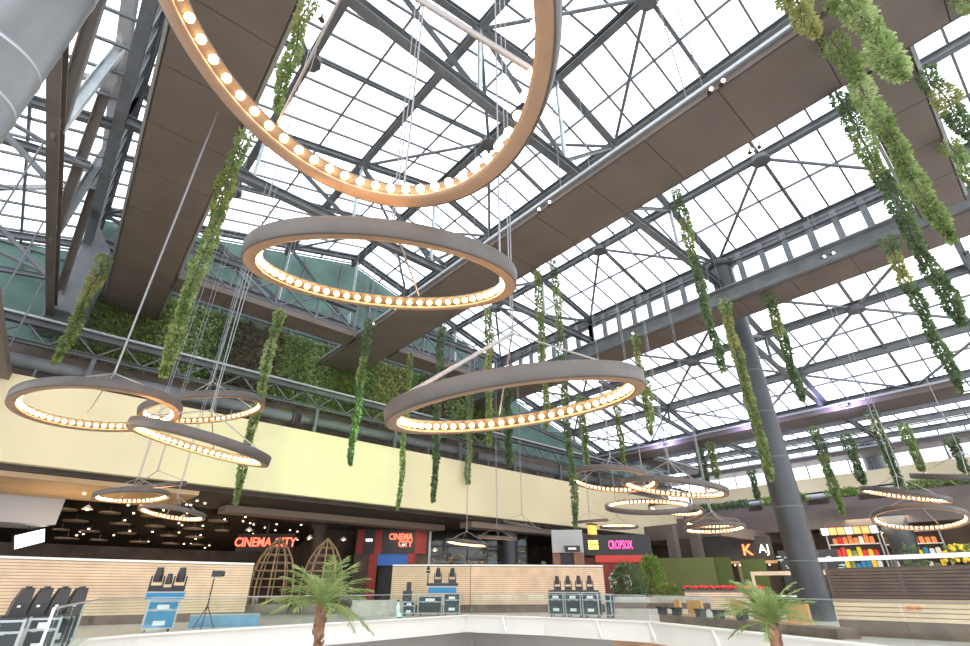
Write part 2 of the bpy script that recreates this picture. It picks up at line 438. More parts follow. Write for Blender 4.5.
for ya, za in bot+top:
    b.tube((XT(ya)-.06,ya,za),(XT(ya)+.06,ya,za),.5,10)
    for k in range(6): b.tube((XT(ya)+.05,ya-.3+.12*k,za+.25),(XT(ya)+.12,ya-.3+.12*k,za+.25),.035,6)
b.build('gusset_plate', M['steel'], t)
b = MB()
for y in (12.5, 20.5, 28.5): b.beam((XT(y),y,20.6),(XT(y)-4.4,y,17.6),.2,.22).beam((XT(y),y,14.4),(XT(y)-4.4,y,17.6),.16,.18)
b.build('outrigger', M['steel'], t)
MB().add([(-3.0,33.3,13.4),(-.9,33.3,13.4),(-.9,33.3,19.0),(-2.9,33.3,20.5),(-2.6,31.5,14.3),(-1.6,31.5,14.3),(-1.3,31.5,18.6),(-2.5,31.5,20.2)],[(4,5,6,7),(0,4,7,3),(1,2,6,5),(0,1,5,4),(2,3,7,6)]).build('bearing_plate', M['steel'], t)

# ---------------------------------------------------------------- columns
def column(x, y, z0, z1, r, m, label, bands=(), step=None):
    o = thing('column', label, 'column', (x,y,z0), kind='structure')
    H = z1-z0
    prof = [(r,0),(r,H)]
    b = MB().lathe(prof, 40)
    b.build('shaft', M[m], o)
    if bands:
        c = MB()
        for zz in bands: c.lathe([(r,zz-.04),(r+.012,zz-.03),(r+.012,zz+.03),(r,zz+.04)], 40)
        c.build('joint_band', M['steel_dark'] if m != 'collar' else M['alu'], o)
    c = MB().lathe([(r,H-.5),(r+.16,H-.42),(r+.16,H-.02),(.02,H)], 40)
    c.build('capital', M[m], o)
    return o
column(30.6,9.98,0,21.2,.72,'column','tall round dark grey column standing beside the slatted barrier',bands=(2.6,5.2,7.8,10.4,13.0))
column(-3.2,9.9,-6.2,20.5,.8,'collar','fat silver clad column cut off by the upper left corner',bands=(14.9,15.9,18.6,22.5))
column(31.4,32.4,0,9.6,.62,'column','round blue-grey column under the cream bulkhead behind the slatted wall')
column(63.0,11.4,-6.2,14.6,.9,'column','thick dark grey column standing behind the far windows at the right')
column(17.8,40.2,0,6.0,.45,'darkwall','dark column between the two wicker cages')

# ---------------------------------------------------------------- far wall (y = 30) with bulkhead, ducts, plant wall and teal gable
b = MB().box(-22,60.5,30,30.5,6.25,10.1)
struct('wall_back', b, 'cream', 'long cream plaster bulkhead wall above the dark shop fronts', 'wall')
b = MB().box(-22,60.5,30.5,33.6,9.6,9.75)
struct('ledge', b, 'steel_dark', 'dark service ledge behind the top of the cream bulkhead', 'ledge')
b = MB().box(-22,60.5,33.2,33.5,9.75,12.6)
struct('wall_recess', b, 'darkwall', 'dark recessed wall behind the pipes above the cream bulkhead', 'wall')
# teal gable
pts = [(-22,12.6),(-22,rz(-19)-.3),(EL-.05,19.0),(EL,rz(EL)-.15),(RX,RZ-.15),(ER,rz(ER)-.15),(ER+.05,19.0),(46.6,14.8),(62,14.8),(62,12.6)]
tg = struct('wall_gable', MB().prismy(pts,33.55,33.8), 'teal', 'teal painted gable wall closing the far end of the glass roof', 'wall')
r = MB()
for x in range(-20, 47, 3):
    zt = rz(x)-.3
    if zt > 16.6: r.beam((x+.3,33.5,16.5),(x+.3,33.5,zt),.14,.12,up=(0,1,0))
for z in (18.2, 20.4, 22.6):
    for xx in ((-19,46) if z < 18.5 else (EL,ER),): 
        half = (RZ-z)/SL if z > 19 else 99
        r.beam((max(xx[0],RX-half),33.48,z),(min(xx[1],RX+half),33.48,z),.1,.12)
for x0, x1, d in ((-1,4,1),(4,9.5,1),(18.5,24,-1),(24,29,-1)):
    za, zb = (rz(x0)-.6, 18.3) if d > 0 else (18.3, rz(x1)-.6)
    r.beam((x0,33.42,za),(x1,33.42,zb),.16,.16)
r.build('wall_rib', M['steel'], tg)

# plant wall
lw = thing('living_wall', 'vertical garden of mixed green and purple planting below the teal gable', 'plant wall', (0,33.3,12.6))
MB().box(-2,31,.02,.12,0,5.2).build('backing', M['leaf_dark'], lw)
patch_m = ['leaf','moss','leaf_light','leaf_dark','purple','leaf','leaf_light','moss','leaf','leaf_yel','leaf','purple','leaf_light','leaf','moss']
x = -2.0; k = 0
while x < 30.8:
    w = random.uniform(1.5, 2.8)
    x1 = min(31, x+w); b = MB()
    for _ in range(int(1150*(x1-x)/2)):
        px = random.uniform(x-.15,x1+.15)+.25*math.sin(_); pz = random.uniform(0,5.2)
        b.leaf((px, -.05-random.uniform(0,.25), pz), random.uniform(.16,.36), random.uniform(.05,.11), Vector((random.gauss(0,.7),-1,random.gauss(-.6,.5))))
    b.build('planting', M[patch_m[k % len(patch_m)]], lw)
    x = x1; k += 1
# rail truss in front of the plant wall
t = thing('parapet_truss', 'dark lattice truss with a pale top flange running above the cream bulkhead', 'girder', kind='structure')
MB().beam((-20,30.2,13.02),(60,30.2,13.02),.55,.1).build('top_flange', M['alu'], t)
MB().ibeam((-20,30.2,12.8),(60,30.2,12.8),.4,.34).build('top_chord', M['steel_dark'], t)
MB().ibeam((-20,30.2,11.75),(60,30.2,11.75),.3,.2).build('bottom_chord', M['steel_dark'], t)
w = MB()
for i in range(40):
    x = -20+2*i
    w.beam((x,30.2,11.8),(x+1,30.2,12.7),.08,.08).beam((x+1,30.2,12.7),(x+2,30.2,11.8),.08,.08)
w.build('web', M['steel_dark'], t)
w = MB()
for i in range(14):
    x = -18+6*i; w.beam((x,30.2,9.75),(x,30.2,11.7),.2,.2,up=(0,1,0))
w.build('post', M['steel_dark'], t)
for x0, x1, z, rr, nm in ((-18,10.6,11.0,.34,'left'),(11.2,25.5,11.05,.32,'middle'),(26.3,52,11.0,.34,'right')):
    o = MB().tube((x0,30.9,z),(x1,30.9,z),rr,20)
    d = o.build('air_duct', M['steel_dark'] if nm != 'left' else M['steel'])
    tag(d, f'round grey air duct lying above the cream bulkhead, {nm} length', 'duct')
    for i in range(int((x1-x0)/2.2)+1): MB().tube((x0+.1+i*2.2,30.9,z),(x0+.16+i*2.2,30.9,z),rr+.015,20).build('joint_flange', M['steel'], d)
    for i in range(int((x1-x0)/3)): MB().box(x0+1+i*3,x0+1.1+i*3,30.6,31.2,9.75,z-rr+.02).build('support', M['steel_dark'], d)

# low brown soffit at the far left
o = thing('walkway_soffit', 'low brown panelled gallery soffit at the far left edge above the cream bulkhead', 'walkway', kind='structure')
MB().box(-7,-.06,-14.5,0,.05,.5).build('deck', M['soffit_gap'], o)
p = MB()
for i in range(7): p.box(-7,0,-14.5+i*2.07,-14.5+(i+1)*2.07-.04,0,.05)
p.build('panel', M['soffit'], o)
MB().box(0,.1,-14.5,0,0,.35).build('edge_rail', M['soffit'], o)
r = MB()
for y in (-12,-7,-1.5): r.tube((-.2,y,.5),(-.2,y,4.4),.03,6)
r.build('hanger_rod', M['steel'], o)
o.location = (-2.72,29.8,9.7); o.rotation_euler = (0,0,-.047)

# ---------------------------------------------------------------- far right wall (x = 60..62)
b = MB().box(60,60.4,-12,30,10.05,11.45)
struct('wall_far', b, 'cream', 'cream band wall under the far windows at the right', 'wall')
b = MB().box(60.3,60.6,-12,30,6.2,10.1)
struct('wall_far_lower', b, 'darkwall', 'dark recessed wall below the far cream band', 'wall')
b = MB().box(60.3,60.6,-14,52,0,6.2)
struct('wall_court', b, mat('warm_court_wall',(.30,.22,.16),.7,noise=(.5,.4)), 'warm brown back wall of the food court at the far right', 'wall')
b = MB().box(49,60.3,-14,30.4,6.2,6.5)
struct('ceiling_court', b, 'soffit', 'brown ceiling over the food court at the far right', 'ceiling')
b = MB().box(55.5,60.3,-12,30,7.2,8.3)
struct('gallery_slab', b, 'soffit', 'brown upper gallery slab at the far right carrying planters', 'slab')
wn[0] += 1
g = MB().add([(61.9,-12,11.4),(61.9,33,11.4),(61.9,33,14.9),(61.9,-12,14.9)], [(0,1,2,3)])
o = struct(f'window_{wn[0]}', g, 'glass_roof', 'upright strip of far windows above the cream band at the right', 'window')
b = MB()
for i in range(24): b.beam((61.9,-12+i*1.95,11.4),(61.9,-12+i*1.95,14.9),.1,.12,up=(0,1,0))
b.beam((61.9,-12,13.5),(61.9,33,13.5),.08,.1); b.build('mullion', M['bar'], o)
b = MB().tube((59.2,-12,9.5),(59.2,29.7,9.5),.28,16)
for i in range(8): b.box(59.1,59.3,-11+i*5,-10.8+i*5,8.3,9.25)
tag(b.build('air_duct', M['galv']), 'silver duct running in front of the far dark wall under the cream band', 'duct')
# outside building seen through far windows
ob = thing('building', 'pale office building with window bands outside the far glass', 'building', (80,4,0))
MB().box(-6,6,-14,10,-5,15.5).build('facade', mat('pale_render', (.75,.72,.74), .8), ob)
for z in (9,11.2,13.4):
    for i in range(8): MB().box(-6.06,-5.98,-13+i*2.8,-11+i*2.8,z,z+1.2).build('window', M['greywall'], ob)

# ---------------------------------------------------------------- floors
EDGE = [(-.6,9.5),(.78,12.0),(2.4,21.0),(4.0,22.0),(10.1,23.3),(13.6,23.7),(20.6,25.0),(22.2,20.5),(23.0,14.7),(18.6,5.6),(14.5,-2.)]
OUT = [(14.5,-14),(64,-14),(64,52),(-22,52),(-22,9.5)]
def cap(b, z, flip=False):
    pts = [Vector((x,y,z)) for x,y in EDGE+OUT]
    tris = tessellate_polygon([pts]); fs = []
    for t_ in tris:
        p, q, r_ = (pts[i] for i in t_)
        up_ = (q-p).cross(r_-p).z > 0
        fs.append(tuple(t_) if up_ != flip else tuple(t_)[::-1])
    b.add(pts, fs)
b = MB(); cap(b, 0); cap(b, -.75, True)
fl = struct('floor', b, 'floor', 'pale stone gallery floor around the void', 'floor')
f = MB()
for (xa,ya),(xb,yb) in zip(EDGE[:-1],EDGE[1:]):
    f.add([(xa,ya,-.78),(xb,yb,-.78),(xb,yb,.03),(xa,ya,.03)], [(0,1,2,3)])
    d = Vector((xb-xa,yb-ya,0)).normalized(); n = Vector((-d.y,d.x,0))
    f.beam((xa,ya,.0),(xb,yb,.0),.3,.06,off=(0,.03))
tag(f.build('slab_edge', M['white'], fl), 'white painted slab edge')
b = MB().box(-30,66,-30,55,-6.4,-6.2)
struct('floor_lower', b, 'floor', 'stone floor of the level below the gallery', 'floor')
b = MB().box(-6,4,-6,2,-.15,0)
struct('floor_near', b, 'floor', 'gallery floor on which the photographer stands', 'floor')
LW = [(-4,9),(-2.5,15),(0.5,24.5),(4,25.6),(13.6,27.4),(24.6,29.0),(26.2,19.0)]
b = MB()
for (xa,ya),(xb,yb) in zip(LW[:-1],LW[1:]): b.beam((xa,ya,-3.5),(xb,yb,-3.5),.2,5.3)
struct('wall_lower_left', b, mat('pale_lower_wall',(.60,.59,.57),.7,noise=(.3,.06)), 'plain grey wall on the level below the white slab edge, left side', 'wall')
b = MB().beam((26.2,19.0,-3.5),(27.0,13.6,-3.5),.2,5.3).beam((27,13.6,-3.5),(21,0,-3.5),.2,5.3)
struct('wall_lower_right', b, mat('warm_lower_wall',(.80,.52,.34),.7,noise=(.8,.3)), 'warm brown shop wall on the level below the white slab edge, right side', 'wall')

# railings: one thing per straight run
def railing(pts, label, post_first=False):
    t = thing('glass_railing', label, 'railing')
    hr = MB()
    for (xa,ya),(xb,yb) in zip(pts[:-1],pts[1:]):
        L = math.hypot(xb-xa,yb-ya); n = max(1,round(L/2.2))
        for i in range(n):
            k0 = (i+.012)/n; k1 = (i+1-.012)/n
            p = Vector((xa+(xb-xa)*k0,ya+(yb-ya)*k0,0)); q = Vector((xa+(xb-xa)*k1,ya+(yb-ya)*k1,0))
            MB().beam(p+Vector((0,0,.58)),q+Vector((0,0,.58)),.018,1.02).build('glass_pane', M['glass_rail'], t)
        hr.beam((xa,ya,1.1),(xb,yb,1.1),.05,.03)
    hr.build('handrail', M['alu'], t)
    if post_first:
        MB().beam((*pts[0],.05),(*pts[0],1.12),.04,.04,up=(0,1,0)).build('post', M['whitep'], t)
    return t
off = lambda p, q: p
railing([(.80,11.6),(.92,12.4),(2.5,20.9),(4.05,22.12)], 'near glass railing with a white end post at the lower left', True)
railing([(4.1,22.15),(10.1,23.45),(13.6,23.85),(20.5,25.1)], 'long glass railing on the white slab edge in front of the left slatted wall')
railing([(20.75,24.95),(22.35,20.5),(23.15,14.7)], 'glass railing in front of the four upright cases')
railing([(23.1,14.55),(18.75,5.6),(15,-1.5)], 'glass railing in front of the wooden bench seats at the right')
# white bracket tubes on the slab edge
for i, (k, seg) in enumerate(((.50,(20.6,25.0,22.2,20.5)),(.55,(22.2,20.5,23.0,14.7)),(.02,(23.0,14.7,18.6,5.6)),(.45,(23.0,14.7,18.6,5.6)))):
    x = seg[0]+(seg[2]-seg[0])*k; y = seg[1]+(seg[3]-seg[1])*k
    nrm = Vector((-(seg[3]-seg[1]),seg[2]-seg[0],0)).normalized()*-1
    if nrm.dot(Vector((-x,-y,0))) < 0: nrm = -nrm
    c = Vector((x,y,0))+nrm*.09
    o = MB().tube(c+Vector((0,0,.02)),c+Vector((0,-.25,-.72)),.07,12).build('strut', M['whitep'])
    tag(o, f'short white slanted tube on the white slab edge, {["below the centre slatted wall","below the four upright cases","below the first bench seat","right of the others near the palm"][i]}', 'strut')

# ---------------------------------------------------------------- slatted walls
def slat_wall(pts, z0, z1, m, label, top=True, base=None, pitch=.115, cat='slatted wall', topm='whitep', name='slatted_wall'):
    t = thing(name, label, cat)
    bk = MB(); s = MB(); tp = MB(); bs = MB()
    n = int((z1-z0)/pitch)
    for (xa,ya),(xb,yb) in zip(pts[:-1],pts[1:]):
        d = Vector((xb-xa,yb-ya,0)).normalized(); nn = Vector((-d.y,d.x,0))
        if nn.dot(Vector((-xa,-ya,0))) < 0: nn = -nn
        bk.beam((xa,ya,(z0+z1)/2),(xb,yb,(z0+z1)/2),.3,z1-z0)
        P = Vector((xa,ya,0))+nn*.17; Q = Vector((xb,yb,0))+nn*.17
        for i in range(n):
            z = z0+pitch*(i+.5)
            s.beam(P+Vector((0,0,z)),Q+Vector((0,0,z)),.05,pitch*.8)
        tp.beam((xa,ya,z1+.04),(xb,yb,z1+.04),.5,.09)
        if base is not None: bs.beam((xa,ya,base/2),(xb,yb,base/2),.36,base)
    bk.build('backing', M['woodback'], t); s.build('slats', M[m], t)
    if top: tp.build('coping', M[topm], t)
    if base is not None: bs.build('plinth', M['stonebase'], t)
    return t
slat_wall([(-5,28.6),(2.9,29.55),(9.6,29.2)], .35, 2.45, 'woodslat', 'long pale wood slatted wall behind the blue case at the left', base=.35)
slat_wall([(19.6,31.6),(23.4,28.0),(31.0,22.9)], .45, 2.7, 'woodslat', 'pale wood slatted wall behind the black cases in the centre', base=.45)
t = slat_wall([(22.15,6.6),(21.9,-4)], .45, 1.08, 'woodslat', 'pale wood slatted low barrier with dark upper louvres and white rail at the right', top=False, base=.45, pitch=.13, name='slatted_barrier')
s = MB(); 
for i in range(9): s.beam((22.12,6.6,1.14+i*.1),(21.87,-4,1.14+i*.1),.06,.08)
s.build('louvres', M['brownslat'], t)
s = MB().beam((22.2,6.6,1.55),(21.95,-4,1.55),.06,.95); s.build('louvre_backing', M['darkwall'], t)
s = MB()
for i in range(6): 
    y = 6.55-i*2.1; s.beam((22.14-.024*i*2.1,y,1.08),(22.14-.024*i*2.1,y,2.3),.09,.09,up=(0,1,0))
s.build('post', M['steel_brown'], t)
MB().beam((22.14,6.7,2.3),(21.89,-4,2.3),.16,.13).build('top_rail', M['whitep'], t)
s = MB()
for y in (4.35, 2.62):
    for k in (-.07,.07): s.lathe([(.05,0),(.075,0),(.075,.02),(.05,.02)],12,(0,0,0)) if False else None
    x = 22.12-.0236*(6.6-y)-.2
    for k in (-.11,.11):
        for a in range(10):
            t0 = a*PI/5; t1 = (a+1)*PI/5
            s.tube((x,y+k+.085*math.cos(t0),.84+.05*math.sin(t0)),(x,y+k+.085*math.cos(t1),.84+.05*math.sin(t1)),.018,5)
s.build('decal', M['orange_decal'], t)

# ---------------------------------------------------------------- ring chandeliers
R_ = [
 ('R1',(0.74,2.80,5.99),(0.335,-0.084,0.939),2.0,56,'largest ring chandelier of warm bulbs, cut by the top edge of the picture'),
 ('R2',(2.97,5.67,5.64),(-0.165,-0.262,0.951),2.0,58,'big tilted ring chandelier just below the largest one'),
 ('R3',(5.18,5.18,3.94),(-0.197,-0.025,0.980),2.0,58,'big ring chandelier tilting up to the right at the middle of the picture'),
 ('R4',(0.49,14.61,5.24),(-0.087,0.066,0.994),1.68,56,'leftmost ring chandelier hanging in front of the cream bulkhead'),
 ('R5',(3.58,19.53,7.15),(-0.227,0.013,0.974),2.0,56,'ring chandelier overlapping behind the leftmost one'),
 ('R6',(2.62,13.39,4.48),(0.144,-0.145,0.979),1.62,56,'ring chandelier sloping down to the right below the leftmost pair'),
 ('R7',(2.78,23.75,4.53),(-0.087,0.052,0.995),1.25,44,'small ring chandelier low on the left, at the foot of the cream bulkhead'),
 ('R8',(4.43,24.49,4.12),(0.108,0.028,0.994),1.25,44,'lowest small ring chandelier on the left, before the dark ceiling'),
 ('R9',(3.58,25.52,5.21),(-0.222,-0.094,0.971),1.25,44,'small ring chandelier seen edge on at the foot of the cream bulkhead'),
 ('R10',(19.75,13.46,5.81),(0.121,-0.034,0.992),2.0,54,'ring chandelier at the left of the crowded right-hand cluster'),
 ('R11',(19.15,10.23,4.96),(0.058,-0.145,0.988),2.0,54,'ring chandelier sloping down to the right in the crowded right-hand cluster'),
 ('R12',(22.26,13.39,4.86),(-0.205,-0.169,0.964),2.0,54,'ring chandelier showing its plain front rim at the bottom of the right-hand cluster'),
 ('R13',(26.24,14.12,5.17),(0.131,-0.061,0.990),1.4,44,'ring chandelier half hidden behind the plain-rimmed one in the right-hand cluster'),
 ('R14',(28.53,13.35,4.58),(0.063,-0.004,0.998),1.4,40,'upper ring of the small stacked pair left of the tall column'),
 ('R15',(25.56,11.89,4.00),(0.033,0.029,0.999),1.4,44,'lower ring of the small stacked pair left of the tall column'),
 ('R16',(20.5,24.95,3.80),(0.087,-0.057,0.995),1.28,40,'small lit ring chandelier left of the blue-grey column'),
 ('R17',(22.8,24.7,4.2),(-0.000,-0.094,0.996),1.25,40,'small ring chandelier seen edge on across the blue-grey column'),
 ('R18',(24.1,23.7,4.95),(0.078,-0.219,0.973),1.25,40,'small ring chandelier sloping down to the right by the top of the blue-grey column'),
 ('R19',(28.2,21.4,5.3),(-0.106,-0.016,0.994),1.2,40,'small ring chandelier seen edge on under the right end of the cream bulkhead'),
 ('R20',(28.7,19.55,4.86),(-0.139,-0.113,0.984),1.2,40,'small ring chandelier above the pink shop sign'),
 ('R21',(33.4,5.35,5.62),(-0.001,-0.257,0.966),1.82,50,'ring chandelier sloping down to the right, right of the tall column'),
 ('R22',(34.26,5.25,4.56),(0.193,-0.022,0.981),2.0,54,'ring chandelier above the slatted barrier at the right edge'),
 ('R23',(29.04,2.19,5.45),(-0.131,-0.181,0.975),2.0,54,'ring chandelier cut by the right edge of the picture, highest there'),
]
bulb_mesh = {}
def bulb(r, fine):
    key = (round(r,3), fine)
    if key not in bulb_mesh:
        n, m = (10,7) if fine else (6,4)
        mb = MB()   # globe on a short socket pointing outwards (+x)
        mb.sphere((0,0,0), r, n, m); k = len(mb.f); mb.tube((.03,0,0),(.072,0,0),.028,6,caps=False)
        me = mb.mesh('bulb'); me.materials.append(M['bulb']); me.materials.append(M['alu']); bulb_mesh[key] = me
        for p in list(me.polygons)[k:]: p.material_index = 1
    return bulb_mesh[key]
for key, c, n, R, nb, lab in R_:
    t = thing('ring_chandelier', lab, 'ring chandelier', c, group='ring chandeliers')
    q = Vector((0,0,1)).rotation_difference(Vector(n)); t.rotation_mode = 'QUATERNION'; t.rotation_quaternion = q
    h = .11 if R > 1.6 else .085; w = .17 if R > 1.6 else .12
    MB().lathe([(R-w+.045,-h),(R,-h),(R+.012,-h+.02),(R+.012,h-.02),(R,h),(R-w,h),(R-w,h-.02),(R-w+.05,h-.03)], 96, closed=True).build('ring_frame', M['ring'], t)
    MB().lathe([(R-w+.05,h-.03),(R-w+.05,-h+.05),(R-w,-h+.03),(R-w,-h),(R-w+.05,-h-.004),(R-.02,-h-.004),(R-.01,-h-.001),(R-w+.046,-h-.001)], 96, closed=True).build('ring_lining', M['ring_in'], t)
    fine = key in ('R1','R2','R3','R4','R5','R6')
    br = .05 if R > 1.6 else .042
    me = bulb(br, fine)
    for i in range(nb):
        a = 2*PI*(i+.5)/nb
        o = bpy.data.objects.new('bulb', me); COL.objects.link(o); o.parent = t
        rr = R-w-.022; o.location = (rr*math.cos(a), rr*math.sin(a), -.005); o.rotation_euler = (0,0,a)
    # bridle and main cable (in ring space so that the cable is vertical in the world)
    qi = q.inverted(); up = qi @ Vector((0,0,1))
    hub = up*((1.25 if key == 'R3' else 1.05)*R/2)
    cb = MB(); ph = random.uniform(0,2)
    angs = {'R1':[5.69,1.6,3.6],'R2':[.72,2.8,5.11],'R3':[3.11,.93,5.2],'R4':[1.71,4.33,5.29],'R6':[5.41,1.2,3.3],'R8':[0.,1.57,4.7],'R12':[0.,1.2,5.0]}.get(key, [ph,ph+2.1,ph+4.2])
    for i, a in enumerate(angs):
        rr = .032 if (key in ('R1','R3') and i == 0) else .016 if R > 1.6 else .012
        cb.tube((hub),((R-.08)*math.cos(a),(R-.08)*math.sin(a),h),rr,8)
    for k2, a in (('R1',.68),('R2',5.11)):
        if k2 == key:
            p0 = Vector(((R-.08)*math.cos(a),(R-.08)*math.sin(a),h)); pw = Vector(c)+q@p0
            cb.tube(p0, p0+up*(rz(pw.x)-.4-pw.z), .014, 6)
    cb.sphere(hub, .045, 8, 6)
    cb.build('bridle', M['cable'], t)
    wx, wy = c[0]+(q@hub).x, c[1]+(q@hub).y
    zt = 16.2 if (12.75<wx<15.75 or -1.2<wx-.042*wy+.7<1.4) else rz(wx)-.3
    if wx > 26: zt = min(zt, 16.2) if wx < 29.1 else rz(wx)-.3
    cb = MB(); dz = zt-(c[2]+(q@hub).z)
    if key == 'R4': cb.tube(hub, hub+qi@Vector((0,0,dz)), .026, 8)
    else:
        for d in ((-.09,0),(.09,0)):
            cb.tube(hub+qi@Vector((d[0]*.2,0,0)), hub+qi@Vector((d[0]*1.6,d[1],dz)), .013, 5)
    cb.build('cable', M['cable'], t)

# ---------------------------------------------------------------- hanging garlands
def garland(name, x, y, zt, zb, r, lab, m='leaf', m2=None, wire=None, taper=.45, dens=1.):
    o = thing('hanging_garland', lab, 'trailing plant', (x,y,zt), group='hanging garlands')
    L = zt-zb
    st = MB(); pts = []; n = 10
    for i in range(n+1): pts.append((.05*math.sin(i*1.3+x), .05*math.cos(i*1.7+y), -L*i/n*.97))
    st.poly(pts, .02, 5); st.build('stem', M['stem'], o)
    near = math.hypot(x,y)
    ls = .11 if near < 22 else .15 if near < 35 else .22
    r *= 1.12; cnt = int(L*(r/.2)*330*dens*(.11/ls)**1.3)
    b1 = MB(); b2 = MB()
    ysec = random.uniform(.1,.3); 
    for i in range(cnt):
        k = random.random()**.92
        rr = r*(1-(1-taper)*k)*(.9+.22*math.sin(k*L*2.1+x)+.14*math.sin(k*L*5.3))
        if k > .93: rr *= (1.02-k)/.09
        if k < .02: rr *= .6
        a = random.uniform(0,2*PI); u = math.sqrt(random.uniform(.15,1))
        i2 = min(n-1,int(k*n)); p = Vector(pts[i2]).lerp(Vector(pts[i2+1]), k*n-i2)
        c = p+Vector((math.cos(a)*rr*u, math.sin(a)*rr*u, 0))
        d = Vector((math.cos(a),math.sin(a),random.gauss(-.7,.5)))
        tgt = b2 if (m2 and ysec < k < ysec+.22) else b1
        tgt.leaf(c, ls*random.uniform(.7,1.3), ls*random.uniform(.28,.45), d)
    b1.build('foliage', M[m], o)
    if m2 and b2.v: b2.build('foliage', M[m2], o)
    if wire: MB().tube((0,0,0),(0,0,wire-zt),.012,5).build('wire', M['cable'], o)
    return o
G = [
 ('a',1.32,8.99,16,11.22,0.17,'leaf','leaf_yel','garland hanging in front of the upper left soffit edge, behind the largest ring'),
 ('b',1.50,14.89,16,6.15,0.25,'leaf','moss','long thick garland at the right edge of the upper left soffit'),
 ('c',-1.20,27.2,16,9.91,0.26,'leaf','leaf_yel','leftmost garland, from the far corner of the upper left soffit'),
 ('d',7.35,26.82,16,4.72,0.26,'leaf','leaf_light','garland beside the plant wall that ends right of the sloping left ring'),
 ('e',11.9,24.3,16,6.84,0.20,'leaf_dark','leaf','dark garland reaching down over the bulkhead left of the middle ring'),
 ('f',16.58,26.69,16,5.23,0.14,'leaf',None,'thinnest long garland ending before the bulkhead, left of the middle ring'),
 ('g',15.80,22.04,16,5.08,0.18,'leaf_dark',None,'pale tipped garland over the bulkhead, behind the left end of the middle ring'),
 ('h',16.68,18.60,16,7.62,0.18,'leaf','leaf_yel','garland hanging behind the middle ring, just right of its bent cable'),
 ('i',15.85,13.86,16,7.34,0.17,'leaf',None,'left one of the two close garlands behind the middle ring'),
 ('j',15.85,12.72,16,3.05,0.16,'leaf_dark','leaf','right one of the two close garlands behind the middle ring, very long'),
 ('k',24.2,29.4,16,8.14,0.20,'leaf',None,'short thin garland over the bulkhead under the middle ring'),
 ('l',25.88,26.6,16,9.24,0.31,'leaf_dark',None,'bushy garland behind the centre of the middle ring'),
 ('m',26.0,14.7,16,9.12,0.18,'leaf','leaf_yel','garland at the clerestory soffit behind the right end of the middle ring'),
 ('n',15.85,6.00,16,7.47,0.17,'leaf_dark','leaf','long garland from the right edge of the ridge soffit, left of the tall column'),
 ('o',26.0,8.85,16,5.60,0.25,'leaf','leaf_yel','garland with a yellow patch hanging along the tall grey column'),
 ('p',27.16,6.84,16,9.43,0.25,'leaf_dark','leaf','garland right of the tall grey column under the clerestory soffit'),
 ('q',26.1,1.13,16,8.01,0.24,'leaf_dark','leaf_yel','garland with a yellowish middle near the right edge below the clerestory soffit'),
 ('r',15.85,0.12,16,6.82,0.26,'leaf_dark','leaf','dark green garland descending across the clerestory windows to the right edge'),
 ('s',13.52,-0.40,15.98,7.97,0.26,'leaf','leaf_light','long bright garland in front of the near cross soffit at the upper right'),
 ('t',11.2,-.95,15.98,10.9,0.40,'leaf_light','leaf','thickest pale green garland at the top right'),
 ('u',10.35,-0.05,15.98,12.7,0.30,'leaf_yel','leaf','yellowish garland left of the thickest one at the top right'),
 ('v',16.97,-2.0,15.98,11.03,0.28,'leaf_dark','leaf_yel','garland with a yellow middle at the right edge beside the near cross soffit'),
 ('w',21.17,-1.95,15.98,12.39,0.27,'leaf','leaf_light','short garland at the right edge under the near cross soffit'),
 ('x',15.0,-3.23,15.98,14.83,0.26,'leaf_light',None,'tip of a garland in the top right corner'),
 ('y',47.5,11.8,13.5,6.29,0.36,'leaf','leaf_dark','longest garland right of the tall column, reaching the far planters'),
 ('z',55.74,11.48,14.3,9.56,0.42,'leaf_dark',None,'garland left of the dark column behind the far windows'),
 ('A',46.03,7.36,13.5,7.72,0.32,'leaf_dark','leaf','garland right of the dark column behind the far windows'),
 ('B',55.58,7.05,14.3,10.01,0.34,'leaf',None,'short garland in front of the far windows, second from the right edge'),
 ('C',58.2,4.6,13.0,9.9,0.39,'leaf_dark',None,'dark garland in front of the far windows nearest the right edge'),
 ('D',58.0,21.6,13.0,9.70,0.33,'leaf_dark',None,'dark garland close left of the tall column, before the far cream band'),
 ('E',47.0,21.74,13.5,9.46,0.38,'leaf_dark',None,'left one of the paired garlands above the right-hand ring cluster'),
 ('F',45.67,20.03,13.5,10.13,0.30,'leaf',None,'right one of the paired garlands above the right-hand ring cluster'),
 ('G',36.89,23.83,16.9,10.22,0.20,'leaf',None,'thin garland above the left of the right-hand ring cluster'),
 ('H',36.34,20.19,17.2,13.46,0.24,'leaf_light',None,'short pale garland right below the clerestory end of the middle ring'),
 ('I',32.37,24.34,16.0,9.68,0.27,'leaf',None,'garland behind the right half of the middle ring over the bulkhead corner'),
]
for g in G:
    x, y = g[1], g[2]; zt = g[3]
    on = (12.6<x<15.9) or (-1.4<x<1.6) or (25.8<x<29.2) or (44.4<x<47.7) or (58.8<x<62) or (-2.2<y<-.1 and 1.4<x<26) or (27<y<29 and 1.4<x<26)
    garland(g[0], x, y, zt, g[4], g[5], g[8], g[6], g[7], None if on else rz(x)-.3, dens=1.0)

